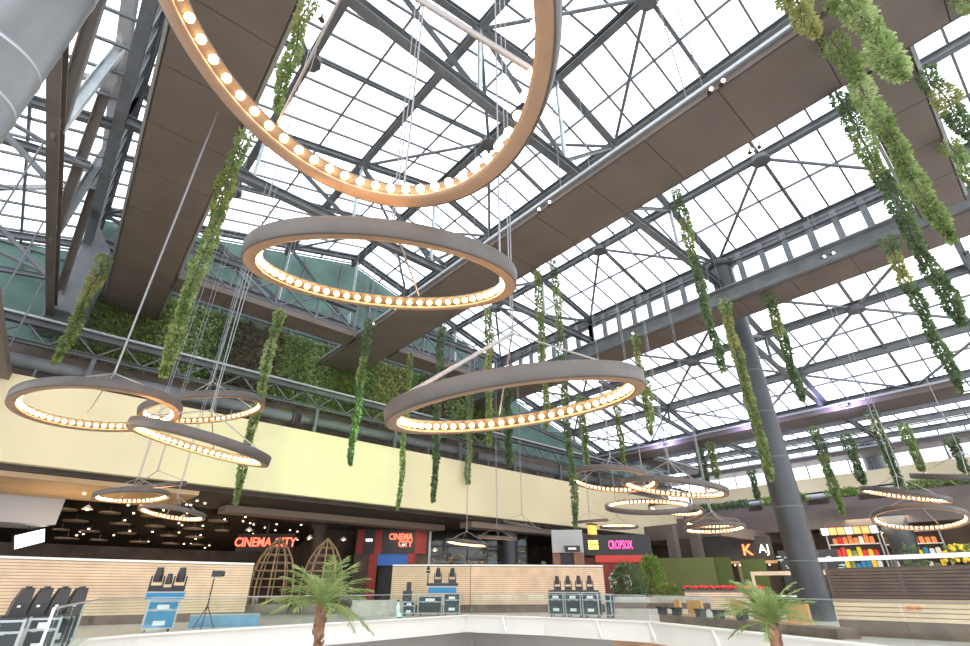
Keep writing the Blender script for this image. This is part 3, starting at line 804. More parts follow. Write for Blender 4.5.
# ---------------------------------------------------------------- spot lights on the soffits
def spot(x, y, z, lab):
    t = thing('spotlight', lab, 'spotlight', (x,y,z), group='small spotlights under the soffits')
    MB().tube((0,0,0),(0,0,.25),.018,6).build('arm', M['blackm'], t)
    MB().tube((-.1,-.08,-.04),(.06,.06,.03),.085,10,.075).build('housing', M['blackm'], t)
    MB().sphere((-.11,-.09,-.05),.065,8,6).build('lens', M['litlamp'], t)
for i, (x, y, z, w) in enumerate(((12.5,10.6,15.85,'left of the ridge soffit, farther of two'),(12.5,10.0,15.85,'left of the ridge soffit, nearer of two'),(12.5,2.9,15.85,'left of the ridge soffit near the top, left of two'),(12.5,2.5,15.85,'left of the ridge soffit near the top, right of two'),
    (16.1,3.1,15.85,'right of the ridge soffit below the bright braces, left of two'),(16.1,2.75,15.85,'right of the ridge soffit below the bright braces, right of two'),(16.1,9.3,15.85,'right of the ridge soffit midway'),(16.1,11.0,15.85,'right of the ridge soffit over the middle ring'),
    (25.6,3.6,15.85,'on the clerestory soffit right of the column, left of two'),(25.6,3.2,15.85,'on the clerestory soffit right of the column, right of two'),(12.4,22.0,15.85,'near the far end of the ridge soffit, left side'),(12.4,24.5,15.85,'near the far end of the ridge soffit, by the plant wall'),(16.2,20.5,15.85,'near the far end of the ridge soffit, right side'),(1.8,10.6,15.85,'by the upper left soffit behind the largest ring'),(1.8,9.2,15.85,'by the garland of the upper left soffit'),(25.6,14.6,15.85,'under the clerestory soffit behind the middle ring'))):
    spot(x, y, z, f'small lit black spotlight {w}')
# purple washes on the lower right walkway
for x, y, nm in ((44.4,15.5,'left of the tall column'),(44.4,8.5,'right of the tall column'),(44.4,24.0,'above the ring cluster')):
    t = thing('floodlight', f'purple floodlight on the lower right walkway soffit {nm}', 'floodlight', (x-.25,y,13.55))
    MB().tube((.12,0,.1),(.5,0,.3),.03,6).build('arm', M['blackm'], t)
    MB().box(-.12,.12,-.25,.25,0,.2).build('housing', M['blackm'], t)
    MB().box(.1,.14,-.2,.2,.03,.17).build('lens', mat('purple_lens',(.6,.5,1),.3,emit=((.55,.45,1.),5)), t)
    l = bpy.data.lights.new('purple_wash','AREA'); l.energy = 330; l.color = (.55,.5,1); l.size = .5
    lo = bpy.data.objects.new('purple_wash', l); COL.objects.link(lo); lo.location = (x-1.0,y,13.3); lo.rotation_euler = (0,-PI*.62,0)

# ---------------------------------------------------------------- shops behind the bulkhead
b = MB().box(-22,62,30.5,52,6.0,6.35)
struct('ceiling', b, 'darkceil', 'dark low ceiling over the shop fronts', 'ceiling')
b = MB().box(-22,20,51.3,51.6,0,6).box(20,62,44.5,44.8,0,6).box(19.9,20.1,44.5,51.6,0,6)
struct('wall_shops', b, 'darkwall', 'dark brown wall of the shop fronts at the back', 'wall')
b = MB().add([(-4,37.5,5.98),(10.5,37.5,5.98),(19.5,44,5.98),(19.5,51.2,4.3),(-4,51.2,4.3)],[(0,1,2,3,4),(4,3,2,1,0)])
struct('ceiling_back', b, 'darkceil', 'lower dark ceiling with bronze discs behind the long slatted wall', 'ceiling')
b = MB().box(-8,6.5,30.6,36.8,5.75,5.98)
struct('ceiling_panel', b, 'brownceil', 'warm brown ceiling field at the left under the bulkhead', 'ceiling')
b = MB().prism([(-7,38.0),(1.3,37.7),(.4,41.5),(-7,41.5)],4.5,5.9)
struct('ceiling_box', b, mat('pale_grey_box',(.55,.55,.58),.5), 'pale grey dropped ceiling box at the far left under the bulkhead', 'ceiling box')
b = MB().box(9,26,34.5,36,5.55,5.95).box(26,58,31,32.5,5.55,5.98)
struct('ceiling_beam', b, mat('taupe_beam',(.25,.19,.15),.6), 'taupe ceiling beam in front of the cinema entrance', 'ceiling beam')
lp = thing('light_panel', 'bright white slanted light panel at the far left under the dark ceiling', 'lamp', (.45,39.6,3.85), .5)
MB().box(-.75,.75,-.06,.06,-.4,.4).build('frame', M['blackm'], lp)
MB().box(-.7,.7,-.09,-.06,-.35,.35).build('diffuser', mat('white_diffuser',(1,1,1),.4,emit=((1.,.93,.8),2.5)), lp)
MB().tube((0,0,.4),(0,0,2.15),.02,6).build('rod', M['blackm'], lp)
lp.rotation_euler = (0,-.35,.5)
rows = [(1.6+2.1*i+(.9 if j%2 else 0)+random.uniform(-.3,.3), 38.6+2.7*j) for j in range(4) for i in range(5)]
for i, (x, y) in enumerate(rows):
    o = MB().tube((0,0,0),(0,0,.08),random.uniform(.45,.75),20); o.tube((0,0,.08),(0,0,.42),.015,5)
    d = o.build('ceiling_disc', mat('bronze_disc',(.30,.21,.13),.35,.3) if i == 0 else bpy.data.materials['bronze_disc'], None, (x,y,5.98-1.68*max(0,(y-37.5))/13.7-.48))
    tag(d, 'round bronze disc hanging under the dark ceiling at the left', 'ceiling disc', 'bronze ceiling discs')
dl = MB().tube((0,0,0),(0,0,.06),.06,8).mesh('downlight'); dl.materials.append(M['litlamp'])
for i in range(60):
    x = random.uniform(1.5,19); y = random.uniform(33,50)
    o = bpy.data.objects.new('downlight', dl); COL.objects.link(o); zc = 5.69 if (y < 36.9 and x < 6.6) else 5.94 if y < 37.5 else 5.92-1.68*(y-37.5)/13.7
    o.location = (x,y,zc-.02)
    tag(o, 'tiny warm downlight in the dark ceiling under the bulkhead', 'downlight', 'downlights in the dark ceiling')
for x, y, z, w in ((6.7,33.8,4.9,'under the lowest left ring'),(11.3,36.5,4.75,'above the first sign'),(15.7,36.9,4.55,'between the wicker cages'),(17.4,35.0,4.4,'over the right wicker cage'),(21.5,33.5,4.2,'left of the small lit ring'),(24.0,33.0,3.9,'right of the small lit ring'),(2.2,33.9,5.0,'at the far left')):
    t = thing('pendant_lamp', f'lit cone pendant lamp {w}', 'pendant lamp', (x,y,z))
    MB().lathe([(.03,.22),(.05,.2),(.26,0),(.25,0),(.04,.18)],16).build('shade', M['hot'], t)
    MB().sphere((0,0,.02),.08,8,6).build('bulb', M['litlamp'], t)
    MB().tube((0,0,.2),(0,0,5.98-z),.012,5).build('cord', M['black'], t)

def text(body, size, m, parent, loc, rot=(PI/2,0,0), ext=.02, sx=1., align='CENTER', shear=0, bold=0.):
    cu = bpy.data.curves.new('lettering','FONT'); cu.body = body; cu.size = size; cu.extrude = ext; cu.offset = bold
    cu.align_x = align; cu.align_y = 'CENTER'; cu.shear = shear; cu.resolution_u = 2; cu.space_line = .82
    o = bpy.data.objects.new('lettering', cu); COL.objects.link(o); cu.materials.append(M[m])
    bpy.context.view_layer.update()
    me = bpy.data.meshes.new_from_object(o.evaluated_get(bpy.context.evaluated_depsgraph_get()))
    bpy.data.objects.remove(o); o = bpy.data.objects.new('lettering', me); COL.objects.link(o)
    o.parent = parent; o.location = loc; o.rotation_euler = rot; o.scale = (sx,1,1); return o
# left red sign
t = thing('shop_sign', 'red lit two-word lettering sign on the dark wall behind the left wicker cage', 'sign', (13.7,40.1,4.35), -.72)
MB().box(-2.1,2.1,.12,.3,-.6,.6).build('backboard', M['darkceil'], t)
text('CINEMA CITY', .86, 'neonred', t, (0,.08,0), sx=.86, bold=.012)
MB().box(-.05,.05,.15,.25,.6,1.4).build('hanger', M['blackm'], t)
# cinema entrance facing the camera
CA = -.66
t = thing('cinema_entrance', 'black and red cinema entrance with blue strip and red lit sign above the doorway', 'shop', (24.85,40.1,0), CA)
MB().box(-3.4,2.9,0,.5,4.0,5.98).build('fascia', M['black'], t)
for x0, x1 in ((-3.3,-2.7),(-1.75,-1.15),(1.75,2.75)): MB().box(x0,x1,-.08,0,4.0,5.9).build('fascia_panel', M['red'], t)
for x0, x1 in ((-2.1,-1.4),(1.2,1.85)): MB().box(x0,x1,-.05,.5,0,4.0).build('pilaster', M['red'], t)
MB().box(-3.4,-2.1,.1,.5,0,4.0).build('side_wall', M['darkwall'], t)
MB().box(1.85,2.9,.1,.5,0,4.0).build('side_wall', M['darkwall'], t)
MB().box(-1.4,1.2,.15,.4,3.1,4.0).build('blue_strip', M['blue'], t)
MB().box(-1.4,1.2,1.2,1.3,0,3.2).build('doorway', M['black'], t)
MB().box(2.95,3.15,-.1,.5,0,5.98).build('door_frame', M['alu'], t)
text('CINEMA\nCITY', .70, 'neonred', t, (1.5,-.09,5.05), sx=.8, align='RIGHT', bold=.012)
b = MB()
for i in range(4): b.box(-2.55+.16*i,-2.47+.16*i,-.03,0,4.98-.04*(i%2),5.2)
b.build('lettering', M['neonwht'], t)
# glazed unit right of the entrance
t = thing('shop', 'dark glazed shop front with shelves right of the cinema entrance', 'shop', (29.5,37.6,0), CA)
MB().box(-4.2,6.5,.6,.7,0,5.9).build('back_wall', M['darkwall'], t)
MB().box(-4.2,6.5,-.05,.05,0,5.9).build('glass', M['glass_shop'], t)
b = MB()
for i in range(7): b.box(-4.2+i*1.77,-4.1+i*1.77,-.1,.1,0,5.9)
b.box(-4.2,6.5,-.1,.1,4.6,4.75); b.build('frame', M['blackm'], t)
b = MB()
for z in (1.0,2.2,3.4): b.box(-4,6.4,.2,.6,z,z+.05)
b.build('shelf', M['alu'], t)
# tall arched bottles behind the wall: pale arched stools
t = thing('wall_arch', 'thin brass arch frame standing left of the blue-grey column', 'arch', (27.0,34.0,0), CA)
b = MB(); pr = None
for i in range(17):
    a = PI*i/16; p = (.9*math.cos(a),0,2.2+1.6*math.sin(a)); 
    if pr: b.tube(pr,p,.05,6)
    pr = p
b.tube((.9,0,0),(.9,0,2.2),.05,6).tube((-.9,0,0),(-.9,0,2.2),.05,6); b.build('frame', M['wicker'], t)
t = thing('potted_plant', 'tall bent cactus-like green plant right of the blue-grey column', 'plant', (33.0,30.6,0))
b = MB()
for i in range(8):
    a = i/8*1.1; a2 = (i+1)/8*1.1
    b.tube((.2+1.3*math.sin(a)*.8-.6,0,.6+2.8*math.cos(a*.2)*i/8),(.2+1.3*math.sin(a2)*.8-.6,0,.6+2.8*math.cos(a2*.2)*(i+1)/8),.2,10)
b.build('stem', M['leaf_light'], t); MB().lathe([(.25,0),(.4,.7),(.36,.7),(.3,.1)],16).build('pot', M['white'], t)

# shop unit with grey portal and doors
t = thing('shop', 'taupe shop portal with small dark sign left of the pink sign', 'shop', (33.6,27.9,0), CA-.12)
MB().box(-1.3,1.2,0,.4,3.9,5.6).build('fascia', M['greywall'], t)
MB().box(-1.3,-.7,.1,.4,0,3.9).build('door_leaf', mat('rust_panel',(.28,.13,.07),.5,noise=(1,.3)), t)
MB().box(.4,1.2,.1,.4,0,3.9).build('door_leaf', bpy.data.materials['rust_panel'], t)
MB().box(-.7,.4,.5,.6,0,3.9).build('doorway', M['black'], t)
MB().box(-.3,.9,-.2,0,3.95,4.4).build('sign_board', M['black'], t)
b = MB()
for i in range(5): b.box(-.02+.13*i,.05+.13*i,-.215,-.2,4.12,4.24+.03*(i%2))
b.build('lettering', M['neonwht'], t)
t = thing('shop', 'black shop front with yellow and pink lit signs and red interior', 'shop', (36.95,26.1,0), CA-.16)
MB().box(-2.6,3.2,0,.5,3.75,5.3).build('fascia', M['black'], t)
MB().box(-2.6,3.2,3.0,3.1,0,3.75).build('interior_wall', mat('dim_red_wall',(.22,.06,.05),.6,noise=(1,.3)), t)
MB().box(-2.9,-2.3,0,.5,0,3.75).build('side_wall', M['black'], t)
MB().box(-1.4,2.8,-.15,.3,3.25,3.75).build('red_canopy', M['shopred'], t)
text('CROPSOX', .92, 'neonpink', t, (.72,-.05,4.5), sx=.46, bold=.005)
b = MB()
for z in (4.2,4.58):
    for i in range(3): b.box(-1.88+.28*i,-1.64+.28*i,-.06,0,z,z+.31)
b.build('lettering', M['neonyel'], t)
l = bpy.data.lights.new('shop_glow','AREA'); l.energy = 25; l.color = (1,.4,.3); l.size = 2
lo = bpy.data.objects.new('shop_glow', l); COL.objects.link(lo); lo.parent = t; lo.location = (.5,1.6,3.6)
for i, (x, m) in enumerate(((-.6,'shopred'),(.2,'whitep'),(.9,'whitep'),(1.5,'shopred'))):
    o = thing('display_figure', f'clothes display stand in the red shop, {["leftmost","second","third","rightmost"][i]}', 'display', (35.9+x*1.3,26.0-x*1.1,0), CA)
    MB().lathe([(.02,0),(.3,.02),(.3,.05),(.03,.08),(.03,1.3)],12).build('stand', M['blackm'], o)
    MB().lathe([(.02,1.2),(.3,1.25),(.24,1.6),(.34,2.1),(.12,2.4),(.02,2.45)],12).build('garment', M[m], o)
t = thing('lantern', 'orange glowing lantern sign box above the black shop front', 'lamp', (35.75,27.0,5.32))
MB().box(-.42,.42,-.15,.15,0,.7).build('glass', mat('orange_glow',(1,.5,.1),.5,emit=((1.,.42,.08),.9)), t)
MB().box(-.46,.46,-.2,.2,.7,.82).build('cap', M['blackm'], t); MB().tube((0,0,.8),(0,0,.9),.02,6).build('rod', M['blackm'], t)

# wicker cages
def cage(x, y, lab, h=4.2, r=1.35):
    t = thing('wicker_cage', lab, 'wicker cage', (x,y,0), .3, 'wicker seating cages')
    prof = [(r*.8,.0),(r*.95,.6),(r,1.4),(r*.93,2.2),(r*.75,3.0),(r*.45,3.7),(r*.12,4.15)]
    for i in range(10):
        a = 2*PI*i/10+.2; b = MB()
        b.poly([(p*math.cos(a),p*math.sin(a),z) for p, z in prof], .045, 6); b.build('rib', M['wicker'], t)
    for z, rr in ((.9,.98),(1.45,1.0),(1.9,.97),(2.35,.91),(2.8,.82),(3.25,.66),(3.7,.46),(4.1,.16)):
        b = MB(); pts = [(rr*r*math.cos(2*PI*k/24),rr*r*math.sin(2*PI*k/24),z) for k in range(25)]
        if z < 3.3: pts = pts[:20]
        b.poly(pts, .03, 5); b.build('hoop', M['wicker'], t)
    MB().lathe([(.02,.0),(r*.85,.0),(r*.95,.5),(r*.8,.55),(.02,.5)],24).build('seat', mat('cage_cushion',(.30,.26,.22),.9) if 'cage_cushion' not in bpy.data.materials else bpy.data.materials['cage_cushion'], t)
    MB().sphere((0,0,4.18),.14,10,6).build('finial', M['wicker'], t)
cage(12.75,34.6,'dome-shaped brown wicker cage in front of the red sign, left one')
cage(15.4,33.2,'dome-shaped brown wicker cage beside the palm, right one')

# ---------------------------------------------------------------- equipment cases with moving-head lights
def flight_case(name, loc, rzv, w, d, h, m, lab, wheels=True, labels=2, group=None):
    t = thing(name, lab, 'flight case', loc, rzv, group)
    z0 = .12 if wheels else 0
    MB().box(-w/2,w/2,-d/2,d/2,z0,h).build('body', M[m], t)
    e = MB(); k = .045
    for sx in (-1,1):
        for sy in (-1,1): e.box(sx*w/2-k/2-.005,sx*w/2+k/2+.005,sy*d/2-k/2-.005,sy*d/2+k/2+.005,z0-.005,h+.008)
    for z in (z0, h-k, h*.68):
        for sy in (-1,1): e.box(-w/2,w/2,sy*d/2-.022,sy*d/2+.022,z,z+k)
        for sx in (-1,1): e.box(sx*w/2-.022,sx*w/2+.022,-d/2,d/2,z,z+k)
    e.build('edge_trim', M['alu'], t)
    for i in range(labels):
        z = h*.8 if i == 0 else h*.3
        MB().box(-w*.2,w*.2,-d/2-.02,-d/2-.003,z-.07,z+.07).build('label_plate', M['lab'], t)
    if wheels:
        for sx in (-1,1):
            for sy in (-1,1):
                MB().tube((sx*w*.38-.025,sy*d*.35,.06),(sx*w*.38+.025,sy*d*.35,.06),.06,12).build('wheel', M['black'], t)
    for sx in (-.25,.25): MB().box(sx*w-.05,sx*w+.05,-d/2-.018,-d/2,h*.66,h*.74).build('latch', M['alu'], t)
    return t
def moving_head(loc, rzv, lab, tilt=0., s=1., group=None):
    t = thing('moving_head_light', lab, 'stage light', loc, rzv, group); t.scale = (s,s,s)
    MB().box(-.2,.2,-.16,.16,0,.13).build('base', M['black'], t)
    y = MB().box(-.2,-.15,-.07,.07,.13,.45).box(.15,.2,-.07,.07,.13,.45).box(-.2,.2,-.07,.07,.13,.17)
    y.build('yoke', M['blackm'], t)
    hd = MB().tube((0,0,-.14),(0,0,.05),.13,14,.13).tube((0,0,.05),(0,0,.28),.13,14,.09)
    o = hd.build('head', M['black'], t); o.location = (0,0,.42); o.rotation_euler = (tilt,0,0)
    MB().tube((0,0,.278),(0,0,.29),.075,14).build('lens', M['alu'], o)
    return t
def face(x, y): return math.atan2(-x, y)   # front (-y) turned towards the origin
# big dark cases, lower left
flight_case('flight_case', (.05,16.2,0), face(.3,16.2), 1.25,.8,.8,'case','big black flight case at the lower left corner behind the glass')
flight_case('flight_case', (1.08,16.8,0), face(1.0,16.6), .55,.7,.8,'case','narrow black flight case with silver edges beside the big one at the lower left')
flight_case('flight_case', (1.5,18.6,0), face(1.0,15.9), .6,.5,1.05,'case','dark flight case seen through the near railing, second from the lower left corner')
flight_case('flight_case', (1.8,20.3,0), face(1.3,17.6), .55,.5,1.05,'case','dark flight case seen through the near railing, farthest from the lower left corner')
t = thing('equipment_table', 'thin black table carrying the rounded stage units at the lower left', 'table', (1.0,17.75,0), .1)
MB().box(-.75,.75,-.3,.3,.78,.828).build('top', M['black'], t)
for sx in (-.7,.7):
    for sy in (-.25,.25): MB().box(sx-.02,sx+.02,sy-.02,sy+.02,0,.78).build('leg', M['blackm'], t)
for i in range(4):
    t = thing('speaker_cabinet', f'black rounded stage unit on the lower left cases, {["leftmost","second from left","third from left","rightmost"][i]} of four', 'speaker', (.50+.36*i,17.66+.04*i,.83), .1)
    t.scale = (1.25,1.2,1.6)
    b = MB().add([(-.115,-.2,0),(.115,-.2,0),(.115,.2,0),(-.115,.2,0),(-.02,-.14,.36),(.15,-.14,.36),(.15,.16,.36),(-.02,.16,.36),(-.10,-.2,.16),(.155,-.2,.16),(.155,.2,.16),(-.10,.2,.16)],[(3,2,1,0),(4,5,6,7),(0,1,9,8),(1,2,10,9),(2,3,11,10),(3,0,8,11),(8,9,5,4),(9,10,6,5),(10,11,7,6),(11,8,4,7)])
    b.build('body', M['black'], t); MB().box(-.03,.02,-.205,-.19,.1,.13).build('badge', M['lab'], t); MB().box(.02,.09,-.19,.1,.36,.38).build('handle', M['blackm'], t)
# blue case with three heads
flight_case('flight_case', (4.75,23.25,0), face(4.62,22.75)+.05, .95,.7,1.0,'caseblue','blue flight case with silver edges carrying stage lights at the left')
tr = thing('tray', 'silver edged blue case lid on top of the blue flight case', 'tray', (4.73,23.3,1.01), face(4.62,22.75)+.05)
MB().box(-.62,.62,-.4,.4,0,.26).build('body', M['caseblue'], tr)
b = MB()
for z in (0,.24):
    for sy in (-.4,.4): b.box(-.63,.63,sy-.02,sy+.02,z,z+.03)
for sx in (-.62,.62):
    for sy in (-.4,.4): b.box(sx-.02,sx+.02,sy-.02,sy+.02,0,.27)
b.build('edge_trim', M['alu'], tr)
for dx, dy, w in ((-.37,.16,'left rear'),(.37,.16,'right rear'),(.0,-.2,'front')):
    c, s_ = math.cos(face(4.62,22.75)), math.sin(face(4.62,22.75))
    moving_head((4.73+dx*c-dy*s_,23.3+dx*s_+dy*c,1.285), face(4.6,22.8), f'black moving-head stage light on the blue case, {w} of three', .1, 1.15 if 'rear' in w else .85, 'stage lights on the blue case')
t = thing('tripod_light', 'black camera-like lamp on a tall tripod right of the blue case', 'tripod', (6.45,23.9,0), face(6.35,23.6))
MB().tube((0,0,.7),(0,0,1.75),.025,8).build('pole', M['blackm'], t)
for i in range(3):
    a = 2*PI*i/3+.4; MB().tube((0,0,.8),(.42*math.cos(a),.42*math.sin(a),0.015),.018,6).build('leg', M['blackm'], t)
MB().box(-.12,.28,-.14,.14,1.8,2.02).tube((.28,0,1.91),(.36,0,1.91),.1,12).build('head', M['black'], t)
MB().box(-.05,.05,-.05,.05,1.72,1.82).build('bracket', M['alu'], t)
t = thing('stage_riser', 'low blue cloth covered riser behind the tripod', 'riser', (7.4,25.2,0), face(7.4,25.2))
MB().box(-1.1,1.5,-.5,.5,0,.4).build('body', M['bluecloth'], t); MB().box(-1.12,1.52,-.52,.52,.4,.44).build('top', M['alu'], t)
# centre gear stack
fg = face(19.0,25.6); gx, gy = math.cos(fg), math.sin(fg)
def gp(k, b_=0, z=0): return (19.3+gx*k-gy*b_, 26.5+gy*k+gx*b_, z)
flight_case('flight_case', gp(-1.35,-.1), fg, .66,.6,.72,'case','small square case with a pale frame at the left of the centre gear stack')
flight_case('flight_case', gp(-.15), fg, 1.35,.8,1.0,'case','wide black case with blue cloth in the middle of the centre gear stack', labels=1)
flight_case('flight_case', gp(1.1), fg, .9,.75,1.12,'case','tall black case with two pale labels at the right of the centre gear stack')
t = thing('monitor', 'small black monitor on a dark crate at the left of the centre gear stack', 'monitor', gp(-1.45,-.1,.732), fg)
MB().box(-.3,.22,-.2,.2,0,.52).build('crate', M['case'], t); MB().box(-.12,.16,-.05,.05,.52,.98).build('screen', M['black'], t)
t = thing('lighting_bar', 'dark crossbar on a blue base carrying lights on the centre gear stack', 'stand', gp(.45,0,1.135), fg)
MB().box(-.75,.9,-.25,.25,0,.3).build('base', M['caseblue'], t); MB().box(-.85,1.0,-.28,.28,.3,.36).build('base_trim', M['alu'], t)
MB().beam((-.85,0,.44),(1.0,0,.44),.4,.16).build('bar', M['blackm'], t); MB().tube((-.8,0,.5),(-.8,0,1.05),.035,6).build('arm', M['blackm'], t)
for dx, w, tl, sc_ in ((.25,'middle of three',.15,1.15),(1.1,'rightmost of three',.1,1.15),(-.35,'leftmost of three, leaning',-.9,.6)):
    moving_head(gp(dx,0,1.66 if sc_ > 1 else 2.19), fg, f'black moving-head stage light on the centre gear stack, {w}', tl, sc_, 'stage lights on the centre gear stack')
t = thing('gas_bottle', 'small pale bottle standing left of the centre gear stack', 'bottle', (17.2,26.9,0))
MB().lathe([(.02,0),(.13,0),(.13,.5),(.06,.62),(.05,.72),(.01,.72)],14).build('body', M['lab'], t)
MB().lathe([(.05,.72),(.05,.8),(.01,.82)],10).build('valve', M['blackm'], t)
t = thing('floor_lamp', 'little green glowing lamp on the floor left of the centre gear stack', 'lamp', (16.5,25.6,0))
MB().lathe([(.02,0),(.1,0),(.1,.05),(.02,.06)],12).build('base', M['blackm'], t)
MB().sphere((0,0,.14),.1,10,6).build('bulb', mat('green_bulb',(.3,1,.6),.3,emit=((.2,1.,.5),2.)), t)
# four upright cases
for i in range(3):
    k = i; x = 23.35+.42*k; y = 20.75-.86*k
    flight_case('flight_case', (x+.35,y,0), -1.12, .84,.75,1.2,'case',f'tall black upright case, {["left","middle","right"][i]} of three before the centre slatted wall', group='three tall upright cases')
t = flight_case('flight_case', (25.05,18.25,0), -1.12, .3,.75,1.12,'case','narrow dark case standing at the right of the three tall ones', labels=0)
t = thing('board', 'thin black board lying across the three tall cases', 'board', (24.12,19.9,1.212), math.atan2(-.86,.42))
MB().box(-1.35,1.35,-.3,.3,0,.09).build('top', M['black'], t)
for i in range(4):
    x = 23.72+.27*i+.02; y = 20.72-.55*i
    moving_head((x,y,1.305), face(x,y), f'black moving-head stage light on the three tall cases, {["first","second","third","fourth"][i]} from the left', 0, 1.0, 'stage lights on the tall cases')

# ---------------------------------------------------------------- steps and bench seating at the right
t = thing('terrace_steps', 'pale terrace steps right of the centre slatted wall', 'steps', (30.2,19.0,0), face(30.2,19.0))
for i in range(3): MB().box(-2.6,3.4,-.8+i*.7,1.6,i*.3,(i+1)*.3).build('step', M['floor'] if i != 1 else M['stonebase'], t)
t2 = thing('terrace_steps', 'grey terrace steps between the palm and the centre slatted wall', 'steps', (17.4,29.3,0), face(17.6,28.6))
for i in range(3): MB().box(-1.6,1.5,-.8+i*.6,1.2,i*.25,(i+1)*.25).build('step', M['floor'], t2)
t = thing('long_table', 'long pale counter top behind the bench seats, left of the red flowers', 'counter', (33.0,18.6,0), face(33,18.6))
MB().box(-1.6,1.4,-.4,.4,.85,.95).build('top', M['floor'], t); MB().box(-1.4,1.2,-.3,.3,0,.85).build('body', M['stonebase'], t)
D = Vector((-4.4,-9.1,0)).normalized(); A0 = Vector((24.55,14.6,0)); bz = math.atan2(D.y, D.x)
t = thing('bench', 'long brown stone bench base along the right-hand railing', 'bench', (0,0,0))
MB().beam(A0+Vector((0,0,.125)),A0+D*9.6+Vector((0,0,.125)),.9,.25).build('base', M['stonebase'], t)
MB().beam(A0+Vector((0,0,.27)),A0+D*9.6+Vector((0,0,.27)),.94,.04).build('top', M['stonebase'], t)
for i, (k, w) in enumerate(((.6,.45),(1.9,1.0),(4.6,.55),(6.1,1.1),(7.6,1.0))):
    c = A0+D*k+Vector((.25,-.1,.295))
    o = thing('seat_panel', f'honey coloured wooden seat back on the stone bench, {["first","second","third","fourth","fifth"][i]} from the left', 'seat', c, bz, 'wooden seat backs')
    MB().box(-w/2,w/2,-.06,.06,0,.62).build('backrest', M['orangewood'], o); MB().box(-w/2,w/2,-.45,-.06,0,.06).build('seat', M['orangewood'], o)
for i, k in enumerate((0.0,1.15,2.85,4.0,5.35)):
    c = A0+D*k+Vector((-.2,.1,.295))
    o = thing('side_table', f'small black cube table on the stone bench, {["first","second","third","fourth","fifth"][i]} from the left', 'table', c, bz, 'black cube tables')
    MB().box(-.2,.2,-.2,.2,.26,.32).build('top', M['black'], o); MB().box(-.16,.16,-.16,.16,0,.26).build('base', M['case'], o)
# flower planter with slatted front
F0 = Vector((34.6,19.1,0)); F1 = Vector((38.7,15.6,0))
t = slat_wall([(F0.x,F0.y),(F1.x,F1.y)], .1, 1.2, 'woodslat', 'pale slatted planter box with red flowers in front of the green turf wall', base=.1, topm='steel_dark', cat='planter', name='flower_planter')
b = MB()
for i in range(240):
    p = F0.lerp(F1, random.random()); b.sphere((p.x+random.uniform(-.15,.15),p.y+random.uniform(-.15,.15),1.35+random.uniform(0,.16)), .07, 5, 4)
b.build('blossoms', M['flower'], t)
b = MB()
for i in range(300):
    p = F0.lerp(F1, random.random()); b.leaf((p.x+random.uniform(-.2,.2),p.y+random.uniform(-.2,.2),1.28), .2, .05, Vector((random.gauss(0,1),random.gauss(0,1),1)))
b.build('foliage', M['leaf_dark'], t)
t = thing('table', 'white topped table right of the flower planter, behind the palm', 'table', (37.8,13.3,0), face(37.8,13.3))
MB().box(-1.6,1.4,-.4,.4,.9,1.0).build('top', M['whitep'], t)
for sx in (-1.4,1.2):
    for sy in (-.3,.3): MB().box(sx-.04,sx+.04,sy-.04,sy+.04,0,.9).build('leg', M['alu'], t)
# turf walls
t = thing('turf_wall', 'square green turf covered wall behind the red flowers, left block', 'green wall', (40.2,21.4,0), face(40.2,21.4)-.06)
MB().box(-2.9,1.9,0,.5,0,3.5).build('panel', M['turf'], t)
MB().box(1.9,3.1,.2,.7,0,3.5).build('panel', M['turf_dark'], t)
t = thing('turf_wall', 'narrow green turf covered wall right of the dark gap', 'green wall', (44.0,18.0,0), face(44,18))
MB().box(-.9,.9,0,.5,0,3.4).build('panel', M['turf_dark'], t)
# bushes
def bush(x, y, z, r, h, n, m, lab, name='bush', cat='bush', pot=True):
    o = thing(name, lab, cat, (x,y,z))
    b = MB()
    for i in range(n):
        a = random.uniform(0,2*PI); u = random.random(); k = random.uniform(0,1)
        rr = r*math.sin(PI*(.12+.8*k))*math.sqrt(u)
        b.leaf((rr*math.cos(a),rr*math.sin(a),.35+k*h), random.uniform(.25,.5), .07, Vector((math.cos(a),math.sin(a),random.gauss(.4,.6))))
    b.build('foliage', M[m], o)
    if pot: MB().lathe([(.02,0),(r*.5,0),(r*.55,.5),(r*.48,.5),(.02,.4)],16).build('pot', M['stonebase'], o)
    else: MB().box(-r*.8,r*.8,-.2,.2,0,.4).build('box', M['stonebase'], o)
bush(33.1,22.3,0,1.2,2.5,1100,'leaf_dark','large dark bush right of the red shop','bush')
bush(36.6,22.6,0,1.0,3.1,800,'hedge','taller lighter bush beside the large dark one','bush')
bush(35.2,20.6,0,.85,1.2,500,'moss','low round grey-green bush in front of the turf wall','bush')
# pergola beams / food court frames at the right
b = MB().box(40,58,18.2,18.7,4.9,5.7); b.box(48.5,49.1,-14,30,5.6,7.0)
struct('gallery_beam', b, 'soffit', 'brown gallery edge beam above the turf wall', 'beam')
for x, y, nm in ((40.6,22.6,'left of the turf wall'),(42.6,21.6,'above the dark gap')):
    tag(MB().box(x-.35,x+.35,y-.35,y+.35,0,6.0).build('pillar', M['soffit']), f'brown square pillar {nm}', 'pillar', kind='structure')
t = thing('kiosk', 'dark kiosk with orange letter and white letters sign and a row of small bulbs', 'kiosk', (45.4,18.9,0), face(46.2,17.4))
MB().box(-5.2,2.0,.3,.6,3.3,5.2).build('fascia', M['darkceil'], t); MB().box(-5.2,2.0,1.5,1.7,0,3.3).build('back_wall', M['darkwall'], t)
MB().box(-5.3,2.1,-.1,.6,3.15,3.35).build('canopy', M['orangewood'], t)
text('K', 1.15, 'neonorg', t, (.1,.26,4.15), bold=.02); text('AJ', .9, 'neonwht', t, (1.35,.26,4.2)) 
